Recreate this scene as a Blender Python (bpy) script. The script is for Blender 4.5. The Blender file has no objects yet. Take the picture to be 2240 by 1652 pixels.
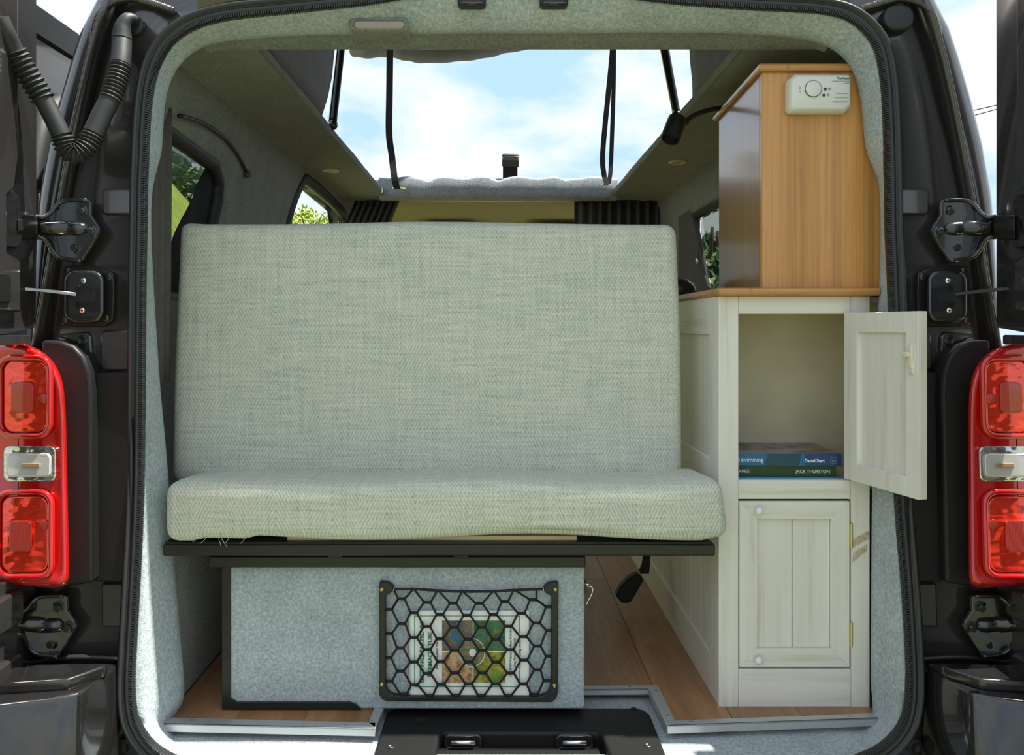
import bpy, bmesh, math, random
from mathutils import Vector, Matrix
from mathutils.geometry import delaunay_2d_cdt

random.seed(7)
scene = bpy.context.scene
COL = scene.collection
PI = math.pi

# ------------------------------------------------------------------ camera, sky, sun, exposure
F, CX, CY, H = 1800.0, 1085.0, 715.0, 0.736     # focal length in pixels, vanishing point, eye height over the van floor
cam_data = bpy.data.cameras.new('camera')
cam = bpy.data.objects.new('camera', cam_data)
COL.objects.link(cam)
cam.location = (0, 0, H)
cam.rotation_euler = (PI / 2, 0, 0)
cam_data.sensor_width = 36.0
cam_data.lens = F / 2240 * 36
cam_data.shift_x = (1120 - CX) / 2240
cam_data.shift_y = -(826 - CY) / 2240
cam_data.clip_start = 0.02
scene.camera = cam

SKY_STRENGTH, SUN_STRENGTH = 0.72, 7.0
SUN_DIR = Vector((0.36, 0.005, 0.93)).normalized()
world = bpy.data.worlds.new('sky')
scene.world = world
world.use_nodes = True
wn = world.node_tree
wn.nodes.clear()
def wnode(t, **k):
    n = wn.nodes.new(t)
    for a, b in k.items():
        setattr(n, a, b)
    return n
w_out = wnode('ShaderNodeOutputWorld')
w_bg = wnode('ShaderNodeBackground')
w_bg.inputs['Strength'].default_value = SKY_STRENGTH
w_tc = wnode('ShaderNodeTexCoord')
w_map = wnode('ShaderNodeMapping')
w_map.inputs['Location'].default_value = (3.1, 1.7, 0.4)
w_map.inputs['Scale'].default_value = (1.0, 1.0, 2.2)
w_noise = wnode('ShaderNodeTexNoise')
w_noise.inputs['Scale'].default_value = 5.2
w_noise.inputs['Detail'].default_value = 9
w_noise.inputs['Roughness'].default_value = 0.52
w_ramp = wnode('ShaderNodeValToRGB')
w_ramp.color_ramp.elements[0].position = 0.39
w_ramp.color_ramp.elements[0].color = (0.42, 0.63, 0.85, 1)
w_ramp.color_ramp.elements[1].position = 0.60
w_ramp.color_ramp.elements[1].color = (0.88, 0.89, 0.90, 1)
e = w_ramp.color_ramp.elements.new(0.49)
e.color = (0.65, 0.75, 0.85, 1)
e = w_ramp.color_ramp.elements.new(0.72)
e.color = (0.70, 0.74, 0.79, 1)
wn.links.new(w_tc.outputs['Generated'], w_map.inputs['Vector'])
wn.links.new(w_map.outputs['Vector'], w_noise.inputs['Vector'])
wn.links.new(w_noise.outputs['Fac'], w_ramp.inputs['Fac'])
wn.links.new(w_ramp.outputs['Color'], w_bg.inputs['Color'])
wn.links.new(w_bg.outputs['Background'], w_out.inputs['Surface'])

sun_data = bpy.data.lights.new('sun', 'SUN')
sun_data.energy = SUN_STRENGTH
sun_data.angle = math.radians(0.6)
sun_data.color = (1.0, 0.96, 0.88)
sun = bpy.data.objects.new('sun', sun_data)
COL.objects.link(sun)
sun.rotation_euler = SUN_DIR.to_track_quat('Z', 'Y').to_euler()

scene.view_settings.view_transform = 'Standard'
scene.view_settings.look = 'None'
scene.view_settings.exposure = 0.88
scene.view_settings.gamma = 1.0
scene.view_settings.use_curve_mapping = False

# ------------------------------------------------------------------ measuring helpers
def P(x, y, Y):
    """point seen at photo pixel x, y when it stands Y metres in front of the camera"""
    return Vector(((x - CX) * Y / F, Y, H - (y - CY) * Y / F))
def PX(x, y, X):
    """point seen at photo pixel x, y when it stands X metres to the side"""
    return P(x, y, X * F / (x - CX))
def PZ(x, y, Z):
    return P(x, y, (H - Z) * F / (y - CY))
def S(y):
    return 2256 + max(0.0, min(1.0, (y - 700) / 750.0)) * 20
def YSF(y):
    """the rear of the van leans forward towards the roof"""
    return 1.43 + .07 * max(0.0, min(1.0, (1690 - y) / 700.0)) + .02 * max(0.0, min(1.0, (990 - y) / 990.0))
def Q(x, y, Y, side):
    Y += YSF(y) - 1.40
    return P(x, y, Y) if side < 0 else P(S(y) - x, y, Y)

# ------------------------------------------------------------------ mesh builder
class MB:
    def __init__(self):
        self.v, self.f = [], []
    def add(self, vs, fs):
        o = len(self.v)
        self.v += [Vector(p) for p in vs]
        self.f += [tuple(i + o for i in f) for f in fs]
        return self
    def box(self, x0, x1, y0, y1, z0, z1):
        return self.add([(x0, y0, z0), (x1, y0, z0), (x1, y1, z0), (x0, y1, z0), (x0, y0, z1), (x1, y0, z1), (x1, y1, z1), (x0, y1, z1)],
                        [(0, 3, 2, 1), (4, 5, 6, 7), (0, 1, 5, 4), (1, 2, 6, 5), (2, 3, 7, 6), (3, 0, 4, 7)])
    def hexa(self, front, back):
        """front and back: 4 points each, same order"""
        return self.add(list(front) + list(back), [(0, 1, 2, 3), (7, 6, 5, 4), (0, 4, 5, 1), (1, 5, 6, 2), (2, 6, 7, 3), (3, 7, 4, 0)])
    def prism(self, a, b):
        """a, b: two outlines with the same number of points"""
        n = len(a)
        return self.add(list(a) + list(b), [tuple(range(n)), tuple(range(2 * n - 1, n - 1, -1))] +
                        [(i, n + i, n + (i + 1) % n, (i + 1) % n) for i in range(n)])
    def loft(self, rows, cu=False, cv=False):
        n, m = len(rows), len(rows[0])
        vs = [p for r in rows for p in r]
        fs = []
        for i in range(n if cv else n - 1):
            for j in range(m if cu else m - 1):
                a, b = i % n, (i + 1) % n
                c, d = j % m, (j + 1) % m
                fs.append((a * m + c, a * m + d, b * m + d, b * m + c))
        return self.add(vs, fs)
    def tube(self, pts, r, n=8, closed=False, flat=1.0, up=(0, 0, 1)):
        pts = [Vector(p) for p in pts]
        m = len(pts)
        rows = []
        prev = None
        for i, p in enumerate(pts):
            a = pts[(i - 1) % m] if (closed or i > 0) else p
            b = pts[(i + 1) % m] if (closed or i < m - 1) else p
            t = (b - a)
            t = t.normalized() if t.length > 1e-9 else Vector((0, 1, 0))
            if prev is None:
                u = Vector(up)
                if abs(u.dot(t)) > .95:
                    u = Vector((1, 0, 0))
            else:
                u = prev
            s = (u - t * u.dot(t)).normalized()
            prev = s
            w = t.cross(s)
            rr = r[i] if isinstance(r, (list, tuple)) else r
            rows.append([p + s * (math.cos(2 * PI * k / n) * rr) + w * (math.sin(2 * PI * k / n) * rr * flat) for k in range(n)])
        o = len(self.v)
        self.loft(rows, cu=True, cv=closed)
        if not closed:
            self.f.append(tuple(range(o + n - 1, o - 1, -1)))
            self.f.append(tuple(range(o + (m - 1) * n, o + m * n)))
        return self
    def cyl(self, p0, p1, r, n=12, r2=None):
        return self.tube([p0, p1], [r, r if r2 is None else r2], n)
    def lathe(self, c, axis, prof, n=16):
        """prof: (distance along axis, radius)"""
        c, axis = Vector(c), Vector(axis).normalized()
        u = axis.orthogonal().normalized()
        w = axis.cross(u)
        rows = [[c + axis * d + (u * math.cos(2 * PI * k / n) + w * math.sin(2 * PI * k / n)) * max(r, 1e-5) for k in range(n)] for d, r in prof]
        o = len(self.v)
        self.loft(rows, cu=True)
        self.f.append(tuple(range(o + n - 1, o - 1, -1)))
        self.f.append(tuple(range(o + (len(rows) - 1) * n, o + len(rows) * n)))
        return self
    def hexbolt(self, c, axis, r, h):
        return self.lathe(c, axis, [(0, r), (h * .8, r), (h, r * .82)], 6)
    def ball(self, c, rx, ry, rz, n=12):
        c = Vector(c)
        rows = []
        for i in range(n + 1):
            a = PI * i / n
            rows.append([c + Vector((rx * math.sin(a) * math.cos(2 * PI * k / (2 * n)), ry * math.sin(a) * math.sin(2 * PI * k / (2 * n)), rz * math.cos(a))) for k in range(2 * n)])
        return self.loft(rows, cu=True)
    def rbox(self, x0, x1, y0, y1, z0, z1, r, seg=(12, 4, 8), warp=None):
        """box with rounded edges on a regular skin, warp(p) moves each point"""
        lo, hi = Vector((x0, y0, z0)), Vector((x1, y1, z1))
        ax = []
        for k in range(3):
            a, b = lo[k], hi[k]
            pts = [a, a + .25 * r, a + .6 * r, a + r]
            n = seg[k]
            pts += [a + r + (b - a - 2 * r) * i / n for i in range(1, n)]
            pts += [b - r, b - .6 * r, b - .25 * r, b]
            ax.append(pts)
        def put(p):
            q = Vector([min(max(p[k], lo[k] + r), hi[k] - r) for k in range(3)])
            d = p - q
            p2 = q + d.normalized() * r if d.length > 1e-9 else p
            return warp(p2) if warp else p2
        for k in range(3):
            i, j = (k + 1) % 3, (k + 2) % 3
            for side in (lo[k], hi[k]):
                rows = []
                for a in ax[i]:
                    row = []
                    for b in ax[j]:
                        p = Vector((0, 0, 0))
                        p[k], p[i], p[j] = side, a, b
                        row.append(put(p))
                    rows.append(row)
                self.loft(rows)
        return self
    def sheet(self, outer, holes, step, mp):
        """flat outline with holes, filled with a regular grid and carried into space by mp(u, v)"""
        pts, edges = [], []
        def ring(poly):
            o = len(pts)
            q = []
            for i in range(len(poly)):
                a, b = Vector(poly[i]), Vector(poly[(i + 1) % len(poly)])
                n = max(1, int((b - a).length / step))
                q += [a.lerp(b, t / n) for t in range(n)]
            pts.extend(q)
            edges.extend((o + i, o + (i + 1) % len(q)) for i in range(len(q)))
        ring(outer)
        for h in holes:
            ring(h)
        def inside(p, poly):
            c = False
            n = len(poly)
            for i in range(n):
                (x1, y1), (x2, y2) = poly[i], poly[(i + 1) % n]
                if (y1 > p[1]) != (y2 > p[1]) and p[0] < (x2 - x1) * (p[1] - y1) / (y2 - y1) + x1:
                    c = not c
            return c
        us = [p[0] for p in outer]
        vs = [p[1] for p in outer]
        u = min(us) + step * .5
        while u < max(us):
            v = min(vs) + step * .5
            while v < max(vs):
                if inside((u, v), outer) and not any(inside((u, v), h) for h in holes):
                    pts.append(Vector((u, v)))
                v += step
            u += step
        r = delaunay_2d_cdt(pts, edges, [], 0, 1e-5)
        co, tri = r[0], r[2]
        fs = []
        for t in tri:
            c = sum((co[i] for i in t), Vector((0, 0))) / len(t)
            if inside(c, outer) and not any(inside(c, h) for h in holes):
                fs.append(tuple(t))
        return self.add([mp(p[0], p[1]) for p in co], fs)
    def build(self, name, mat, parent=None, smooth=None, bevel=0, segs=2, weld=True, solid=0, label=None, cat=None, kind=None, group=None, mats=None, sub=0):
        me = bpy.data.meshes.new(name)
        if parent is not None:
            org = ORG[parent.name]
        else:
            xs = [p.x for p in self.v]; ys = [p.y for p in self.v]; zs = [p.z for p in self.v]
            org = Vector(((min(xs) + max(xs)) / 2, (min(ys) + max(ys)) / 2, min(zs)))
        me.from_pydata([p - org for p in self.v], [], self.f)
        bm = bmesh.new()
        bm.from_mesh(me)
        if weld:
            bmesh.ops.remove_doubles(bm, verts=bm.verts, dist=1e-5)
        bmesh.ops.recalc_face_normals(bm, faces=bm.faces)
        bm.to_mesh(me)
        bm.free()
        for m in (mats or [mat]):
            me.materials.append(m)
        o = bpy.data.objects.new(name, me)
        COL.objects.link(o)
        ORG[o.name] = org
        if parent is not None:
            o.parent = parent
        else:
            o.location = org
        if solid:
            md = o.modifiers.new('thickness', 'SOLIDIFY')
            md.thickness = solid
            md.offset = 0
        if bevel:
            md = o.modifiers.new('bevel', 'BEVEL')
            md.width = bevel
            md.segments = segs
            md.limit_method = 'ANGLE'
            md.angle_limit = math.radians(35)
        if sub:
            md = o.modifiers.new('sub', 'SUBSURF')
            md.levels = sub
            md.render_levels = sub
        if smooth or (smooth is None and bevel):
            for p in me.polygons:
                p.use_smooth = True
            if bevel or smooth == 'auto':
                try:
                    me.set_sharp_from_angle(angle=math.radians(40))
                except Exception:
                    pass
        tag(o, label, cat, kind, group)
        return o
ORG = {}
def tag(o, label=None, cat=None, kind=None, group=None):
    if label: o['label'] = label
    if cat: o['category'] = cat
    if kind: o['kind'] = kind
    if group: o['group'] = group
    return o
def thing(name, label, cat, loc, group=None):
    o = bpy.data.objects.new(name, None)
    o.empty_display_size = 0.05
    COL.objects.link(o)
    o.location = loc
    ORG[o.name] = Vector(loc)
    return tag(o, label, cat, None, group)
def box(name, mat, parent, x0, x1, y0, y1, z0, z1, bevel=0.002, **k):
    return MB().box(x0, x1, y0, y1, z0, z1).build(name, mat, parent, bevel=bevel, **k)
def spline(pts, n=10, closed=False):
    pts = [Vector(p) for p in pts]
    out = []
    m = len(pts)
    for i in range(m if closed else m - 1):
        if closed:
            p0, p1, p2, p3 = pts[(i - 1) % m], pts[i], pts[(i + 1) % m], pts[(i + 2) % m]
        else:
            p0, p1, p2, p3 = pts[max(i - 1, 0)], pts[i], pts[i + 1], pts[min(i + 2, m - 1)]
        for k in range(n):
            t = k / n
            out.append(.5 * ((2 * p1) + (p2 - p0) * t + (2 * p0 - 5 * p1 + 4 * p2 - p3) * t * t + (3 * p1 - p0 - 3 * p2 + p3) * t ** 3))
    if not closed:
        out.append(pts[-1])
    return out
def rrect(x0, x1, z0, z1, r, n=4):
    """rounded rectangle outline in the plane"""
    pts = []
    for cx, cz, a0 in ((x1 - r, z1 - r, 0), (x0 + r, z1 - r, 90), (x0 + r, z0 + r, 180), (x1 - r, z0 + r, 270)):
        for i in range(n + 1):
            a = math.radians(a0 + 90 * i / n)
            pts.append((cx + r * math.cos(a), cz + r * math.sin(a)))
    return pts
def lettering(text, mat, parent, at, right, up, size, name='lettering', align='LEFT', bold=0.0, shear=0.0, space=1.0, width=1.0, thick=0.0003):
    cu = bpy.data.curves.new(name, 'FONT')
    cu.body = text
    cu.size = size
    cu.align_x = align
    cu.extrude = thick
    cu.offset = bold
    cu.shear = shear
    cu.space_character = space
    cu.resolution_u = 3
    tmp = bpy.data.objects.new('tmp_text', cu)
    COL.objects.link(tmp)
    bpy.context.view_layer.update()
    me = bpy.data.meshes.new_from_object(tmp.evaluated_get(bpy.context.evaluated_depsgraph_get()))
    bpy.data.objects.remove(tmp)
    bpy.data.curves.remove(cu)
    right, up = Vector(right).normalized(), Vector(up).normalized()
    nrm = right.cross(up)
    org = ORG[parent.name]
    at = Vector(at)
    for v in me.vertices:
        c = v.co
        v.co = at + right * (c.x * width) + up * c.y + nrm * c.z - org
    me.materials.clear()
    me.materials.append(mat)
    me.name = name
    o = bpy.data.objects.new(name, me)
    COL.objects.link(o)
    o.parent = parent
    ORG[o.name] = org
    return o
def copy_part(src, parent, delta):
    o = src.copy()
    COL.objects.link(o)
    o.parent = parent
    o.location = src.location + Vector(delta)
    ORG[o.name] = ORG[src.name]
    return o

# ------------------------------------------------------------------ materials
MATS = {}
def new_mat(name):
    m = bpy.data.materials.new(name)
    m.use_nodes = True
    nt = m.node_tree
    b = nt.nodes['Principled BSDF']
    MATS[name] = m
    return m, nt, b
def nd(nt, t, ins=None, **k):
    n = nt.nodes.new(t)
    for a, v in k.items():
        setattr(n, a, v)
    for a, v in (ins or {}).items():
        if hasattr(v, 'node'):
            nt.links.new(v, n.inputs[a])
        else:
            n.inputs[a].default_value = v
    return n
def math_n(nt, op, a, b=None, c=None):
    n = nt.nodes.new('ShaderNodeMath')
    n.operation = op
    for i, v in enumerate((a, b, c)):
        if v is None:
            continue
        if hasattr(v, 'node'):
            nt.links.new(v, n.inputs[i])
        else:
            n.inputs[i].default_value = v
    return n.outputs[0]
def ramp(nt, fac, stops):
    n = nt.nodes.new('ShaderNodeValToRGB')
    el = n.color_ramp.elements
    while len(el) < len(stops):
        el.new(.5)
    for e, (p, c) in zip(el, stops):
        e.position = p
        e.color = (*c, 1)
    nt.links.new(fac, n.inputs['Fac'])
    return n.outputs['Color']
def mixc(nt, fac, a, b, blend='MIX'):
    n = nt.nodes.new('ShaderNodeMix')
    n.data_type = 'RGBA'
    n.blend_type = blend
    for i, v in ((0, fac), (6, a), (7, b)):
        if hasattr(v, 'node'):
            nt.links.new(v, n.inputs[i])
        else:
            n.inputs[i].default_value = v if i == 0 else (*v, 1)
    return n.outputs[2]
def obj_coord(nt, scale=(1, 1, 1), loc=(0, 0, 0), src='Object'):
    tc = nd(nt, 'ShaderNodeTexCoord')
    mp = nd(nt, 'ShaderNodeMapping', {'Vector': tc.outputs[src], 'Scale': scale, 'Location': loc})
    return mp.outputs['Vector']
def stretch(nt, f, lo=.33, hi=.67):
    return nd(nt, 'ShaderNodeMapRange', {'Value': f, 'From Min': lo, 'From Max': hi}).outputs['Result']
def noise_n(nt, vec, scale, detail=3, rough=.55):
    return nd(nt, 'ShaderNodeTexNoise', {'Vector': vec, 'Scale': scale, 'Detail': detail, 'Roughness': rough}).outputs['Fac']
def bump(nt, b, height, strength, dist):
    n = nd(nt, 'ShaderNodeBump', {'Height': height, 'Strength': strength, 'Distance': dist})
    nt.links.new(n.outputs['Normal'], b.inputs['Normal'])
def plain(name, col, rough=.5, metal=0.0, coat=0.0, var=0.0, vscale=30, bmp=0.0, bscale=200, spec=None, coat_rough=.05):
    m, nt, b = new_mat(name)
    b.inputs['Base Color'].default_value = (*col, 1)
    b.inputs['Roughness'].default_value = rough
    b.inputs['Metallic'].default_value = metal
    b.inputs['Coat Weight'].default_value = coat
    b.inputs['Coat Roughness'].default_value = coat_rough
    if spec is not None:
        b.inputs['Specular IOR Level'].default_value = spec
    v = obj_coord(nt)
    if var:
        f = noise_n(nt, v, vscale, 4)
        c = ramp(nt, f, [(.25, [x * (1 - var) for x in col]), (.75, [min(1, x * (1 + var)) for x in col])])
        nt.links.new(c, b.inputs['Base Color'])
    if bmp:
        bump(nt, b, noise_n(nt, v, bscale, 3), bmp, .002)
    return m
def carpet(name, dark, light, bmp=.55):
    m, nt, b = new_mat(name)
    v = obj_coord(nt)
    f1 = noise_n(nt, v, 170, 4, .65)
    f2 = noise_n(nt, v, 14, 3)
    f = math_n(nt, 'ADD', math_n(nt, 'MULTIPLY', f1, .78), math_n(nt, 'MULTIPLY', f2, .22))
    c = ramp(nt, f, [(.34, dark), (.50, [(a + c_) / 2 for a, c_ in zip(dark, light)]), (.64, light)])
    nt.links.new(c, b.inputs['Base Color'])
    b.inputs['Roughness'].default_value = 1.0
    b.inputs['Specular IOR Level'].default_value = .1
    b.inputs['Sheen Weight'].default_value = .25
    bump(nt, b, noise_n(nt, v, 420, 3, .7), bmp, .0022)
    return m
def whitewash(name, axis):
    m, nt, b = new_mat(name)
    sc = {'Z': (1, 1, .05), 'X': (.05, 1, 1), 'Y': (1, .05, 1)}[axis]
    tc = nd(nt, 'ShaderNodeTexCoord')
    rnd = nd(nt, 'ShaderNodeObjectInfo').outputs['Random']
    off = nd(nt, 'ShaderNodeCombineXYZ', {'X': math_n(nt, 'MULTIPLY', rnd, 3.0), 'Y': math_n(nt, 'MULTIPLY', rnd, 7.0), 'Z': rnd}).outputs[0]
    mp = nd(nt, 'ShaderNodeMapping', {'Vector': tc.outputs['Object'], 'Scale': sc, 'Location': off}).outputs[0]
    g = noise_n(nt, mp, 260, 4, .6)
    g2 = noise_n(nt, mp, 45, 5, .6)
    g3 = noise_n(nt, mp, 14, 2, .5)
    c = ramp(nt, g2, [(.30, (.62, .55, .46)), (.43, (.76, .72, .65)), (.62, (.81, .79, .73))])
    c = mixc(nt, math_n(nt, 'MULTIPLY', g, .25), c, (.68, .63, .54))
    c = mixc(nt, math_n(nt, 'MULTIPLY', g3, .25), c, (.74, .72, .69))
    nt.links.new(c, b.inputs['Base Color'])
    b.inputs['Roughness'].default_value = .55
    bump(nt, b, g, .08, .001)
    return m
def bamboo(name, axis, strip_axis, coat=.25, tint=1.0, rough=.32, strip=.021):
    m, nt, b = new_mat(name)
    sc = {'Z': (1, 1, .018), 'X': (.018, 1, 1), 'Y': (1, .018, 1)}[axis]
    tc = nd(nt, 'ShaderNodeTexCoord')
    sep = nd(nt, 'ShaderNodeSeparateXYZ', {'Vector': tc.outputs['Object']})
    s = sep.outputs[strip_axis]
    cell = math_n(nt, 'FLOOR', math_n(nt, 'DIVIDE', s, strip))
    wn_ = nd(nt, 'ShaderNodeTexWhiteNoise', noise_dimensions='1D')
    nt.links.new(cell, wn_.inputs['W'])
    mp = nd(nt, 'ShaderNodeMapping', {'Vector': tc.outputs['Object'], 'Scale': sc}).outputs[0]
    g = stretch(nt, noise_n(nt, mp, 420, 3, .6), .3, .7)
    g2 = stretch(nt, noise_n(nt, mp, 130, 3, .6), .35, .65)
    base = ramp(nt, wn_.outputs['Value'], [(0, (.38, .195, .075)), (.5, (.48, .265, .105)), (1, (.58, .345, .15))])
    base = mixc(nt, math_n(nt, 'MULTIPLY', g, .38), base, (.27, .125, .040), 'MIX')
    base = mixc(nt, math_n(nt, 'MULTIPLY', g2, .34), base, (.66, .42, .19), 'MIX')
    kn = nd(nt, 'ShaderNodeTexVoronoi', {'Vector': nd(nt, 'ShaderNodeMapping', {'Vector': tc.outputs['Object'], 'Scale': (24, 24, 7)}).outputs[0], 'Scale': 1.0}).outputs['Distance']
    kf = ramp(nt, kn, [(.05, (1, 1, 1)), (.13, (0, 0, 0))])
    base = mixc(nt, math_n(nt, 'MULTIPLY', nd(nt, 'ShaderNodeRGBToBW', {'Color': kf}).outputs[0], .45), base, (.26, .13, .045))
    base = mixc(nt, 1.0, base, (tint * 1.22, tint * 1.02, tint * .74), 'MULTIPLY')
    nt.links.new(base, b.inputs['Base Color'])
    b.inputs['Roughness'].default_value = rough
    b.inputs['Coat Weight'].default_value = coat
    b.inputs['Coat Roughness'].default_value = .12
    bump(nt, b, g, .05, .0006)
    return m
def herringbone(name):
    m, nt, b = new_mat(name)
    tc = nd(nt, 'ShaderNodeTexCoord')
    sep = nd(nt, 'ShaderNodeSeparateXYZ', {'Vector': tc.outputs['Object']})
    x = sep.outputs[0]
    v = math_n(nt, 'ADD', sep.outputs[1], sep.outputs[2])
    wob = noise_n(nt, tc.outputs['Object'], 3.0, 2)
    xw = math_n(nt, 'ADD', x, math_n(nt, 'MULTIPLY', wob, .012))
    tri = math_n(nt, 'PINGPONG', xw, .051)
    ph = math_n(nt, 'DIVIDE', math_n(nt, 'ADD', v, math_n(nt, 'MULTIPLY', tri, 2.0)), .0132)
    sn = math_n(nt, 'SINE', math_n(nt, 'MULTIPLY', ph, 2 * PI))
    th = math_n(nt, 'SINE', math_n(nt, 'MULTIPLY', x, 2 * PI / .0052))
    wf = math_n(nt, 'SINE', math_n(nt, 'MULTIPLY', v, 2 * PI / .0040))
    slub = noise_n(nt, nd(nt, 'ShaderNodeMapping', {'Vector': tc.outputs['Object'], 'Scale': (9, 260, 260)}).outputs[0], 1.0, 3)
    fine = noise_n(nt, tc.outputs['Object'], 420, 2, .7)
    slubv = noise_n(nt, nd(nt, 'ShaderNodeMapping', {'Vector': tc.outputs['Object'], 'Scale': (300, 12, 12)}).outputs[0], 1.0, 3)
    k = math_n(nt, 'ADD', math_n(nt, 'MULTIPLY', sn, .11), math_n(nt, 'MULTIPLY', math_n(nt, 'MULTIPLY', th, wf), .08))
    k = math_n(nt, 'ADD', k, math_n(nt, 'MULTIPLY', math_n(nt, 'SUBTRACT', slubv, .5), .40))
    k = math_n(nt, 'ADD', k, math_n(nt, 'MULTIPLY', math_n(nt, 'SUBTRACT', slub, .5), .55))
    k = math_n(nt, 'ADD', k, math_n(nt, 'MULTIPLY', math_n(nt, 'SUBTRACT', fine, .5), .55))
    k = math_n(nt, 'ADD', k, .5)
    c = ramp(nt, k, [(.12, (.20, .29, .28)), (.38, (.45, .49, .43)), (.58, (.62, .63, .535)), (.88, (.83, .78, .63))])
    nt.links.new(c, b.inputs['Base Color'])
    b.inputs['Roughness'].default_value = .95
    b.inputs['Specular IOR Level'].default_value = .15
    b.inputs['Sheen Weight'].default_value = .15
    bump(nt, b, k, .35, .0015)
    return m
def laminate(name):
    m, nt, b = new_mat(name)
    tc = nd(nt, 'ShaderNodeTexCoord')
    rnd = nd(nt, 'ShaderNodeObjectInfo').outputs['Random']
    off = nd(nt, 'ShaderNodeCombineXYZ', {'X': math_n(nt, 'MULTIPLY', rnd, 9.0), 'Y': math_n(nt, 'MULTIPLY', rnd, 5.0)}).outputs[0]
    mp = nd(nt, 'ShaderNodeMapping', {'Vector': tc.outputs['Object'], 'Scale': (1, .07, 1), 'Location': off}).outputs[0]
    g = stretch(nt, noise_n(nt, mp, 150, 5, .65), .3, .7)
    g2 = noise_n(nt, mp, 14, 3)
    c = ramp(nt, g2, [(.30, (.30, .145, .065)), (.55, (.42, .22, .105)), (.75, (.52, .29, .15))])
    c = mixc(nt, math_n(nt, 'MULTIPLY', g, .5), c, (.17, .072, .03))
    hs = nd(nt, 'ShaderNodeHueSaturation', {'Color': c, 'Value': math_n(nt, 'ADD', math_n(nt, 'MULTIPLY', rnd, .35), .85)})
    nt.links.new(hs.outputs[0], b.inputs['Base Color'])
    b.inputs['Roughness'].default_value = .38
    bump(nt, b, g, .06, .001)
    return m
def lens(name, col, scale=90, amount=.9, metal=.75, rough=.16, kind='voronoi'):
    m, nt, b = new_mat(name)
    v = obj_coord(nt, (1, .3, 2.4))
    if kind == 'voronoi':
        h = nd(nt, 'ShaderNodeTexVoronoi', {'Vector': v, 'Scale': scale}, feature='F1').outputs['Distance']
    elif kind == 'bars':
        h = nd(nt, 'ShaderNodeTexWave', {'Vector': obj_coord(nt), 'Scale': scale}, wave_type='BANDS', bands_direction='X').outputs['Fac']
    else:
        h = noise_n(nt, v, scale, 1)
    b.inputs['Base Color'].default_value = (*col, 1)
    b.inputs['Metallic'].default_value = metal
    b.inputs['Roughness'].default_value = rough
    b.inputs['Coat Weight'].default_value = 1
    b.inputs['Coat Roughness'].default_value = .03
    if amount:
        bump(nt, b, h, amount, .012)
    return m
def glass(name, tint=(.93, .97, .95), gloss=.10):
    m = bpy.data.materials.new(name)
    m.use_nodes = True
    nt = m.node_tree
    nt.nodes.clear()
    out = nd(nt, 'ShaderNodeOutputMaterial')
    tr = nd(nt, 'ShaderNodeBsdfTransparent', {'Color': (*tint, 1)})
    gl = nd(nt, 'ShaderNodeBsdfGlossy', {'Roughness': .02})
    lw = nd(nt, 'ShaderNodeLayerWeight', {'Blend': .5})
    fac = math_n(nt, 'ADD', math_n(nt, 'MULTIPLY', math_n(nt, 'POWER', lw.outputs['Facing'], 4.0), .35), .03)
    mx = nd(nt, 'ShaderNodeMixShader', {0: fac, 1: tr.outputs[0], 2: gl.outputs[0]})
    nt.links.new(mx.outputs[0], out.inputs['Surface'])
    MATS[name] = m
    return m
def foliage(name, a, b_):
    m, nt, b = new_mat(name)
    rnd = noise_n(nt, obj_coord(nt), 5.0, 4, .7)
    c = ramp(nt, rnd, [(.30, a), (.70, b_)])
    nt.links.new(c, b.inputs['Base Color'])
    b.inputs['Roughness'].default_value = .6
    b.inputs['Transmission Weight'].default_value = 0
    b.inputs['Subsurface Weight'].default_value = 0
    return m
def photo_print(name, cols, scale, seed):
    """printed picture: mottled colours"""
    m, nt, b = new_mat(name)
    v = obj_coord(nt, loc=(seed, seed * 2.1, seed * .7))
    f = noise_n(nt, v, scale, 5, .62)
    n = len(cols)
    nt.links.new(ramp(nt, f, [(.28 + .44 * i / (n - 1), c) for i, c in enumerate(cols)]), b.inputs['Base Color'])
    b.inputs['Roughness'].default_value = .35
    return m

M_CARPET = carpet('grey_carpet', (.25, .31, .34), (.55, .60, .62))
M_CARPET_DARK = carpet('shaded_lining_carpet', (.13, .14, .13), (.28, .29, .265))  # same carpet as the grey one, wall shade put into a darker colour
M_FABRIC = herringbone('herringbone_weave')
M_WHITE_V = whitewash('whitewashed_pine_upright', 'Z')
M_WHITE_H = whitewash('whitewashed_pine_cross', 'X')
M_WHITE_Y = whitewash('whitewashed_pine_long', 'Y')
M_BAMBOO = bamboo('bamboo_face', 'Z', 0)
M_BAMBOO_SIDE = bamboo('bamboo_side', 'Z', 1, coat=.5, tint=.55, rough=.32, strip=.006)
M_BAMBOO_EDGE = bamboo('bamboo_board', 'X', 1, coat=.3, tint=.85)
M_LAMINATE = laminate('laminate_oak')
M_PLY = plain('inner_plywood', (.56, .50, .36), .6, var=.12, vscale=9)
M_BOARD = plain('pale_plywood', (.72, .58, .33), .6, var=.08, vscale=14)
M_PAINT = plain('dark_grey_paint', (.062, .057, .056), .28, metal=.6, coat=1.0, var=.10, vscale=900)
M_BUMPER = plain('bumper_paint', (.016, .015, .015), .22, metal=.3, coat=1.0)
M_RUBBER = plain('black_rubber', (.020, .022, .023), .55)
M_SEAL = plain('seal_rubber', (.020, .022, .024), .42, bmp=.1, bscale=300)
M_PLASTIC = plain('black_plastic', (.010, .010, .010), .45, bmp=.15, bscale=700, spec=.3)
M_HARD = plain('satin_black_steel', (.012, .0125, .011), .36, metal=.1)
M_DARKSTEEL = plain('dark_steel', (.07, .07, .065), .35, metal=.8)
M_STRAPSTEEL = plain('worn_steel', (.30, .30, .29), .22, metal=1)
M_CHROME = plain('chrome', (.75, .75, .74), .16, metal=1)
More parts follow.
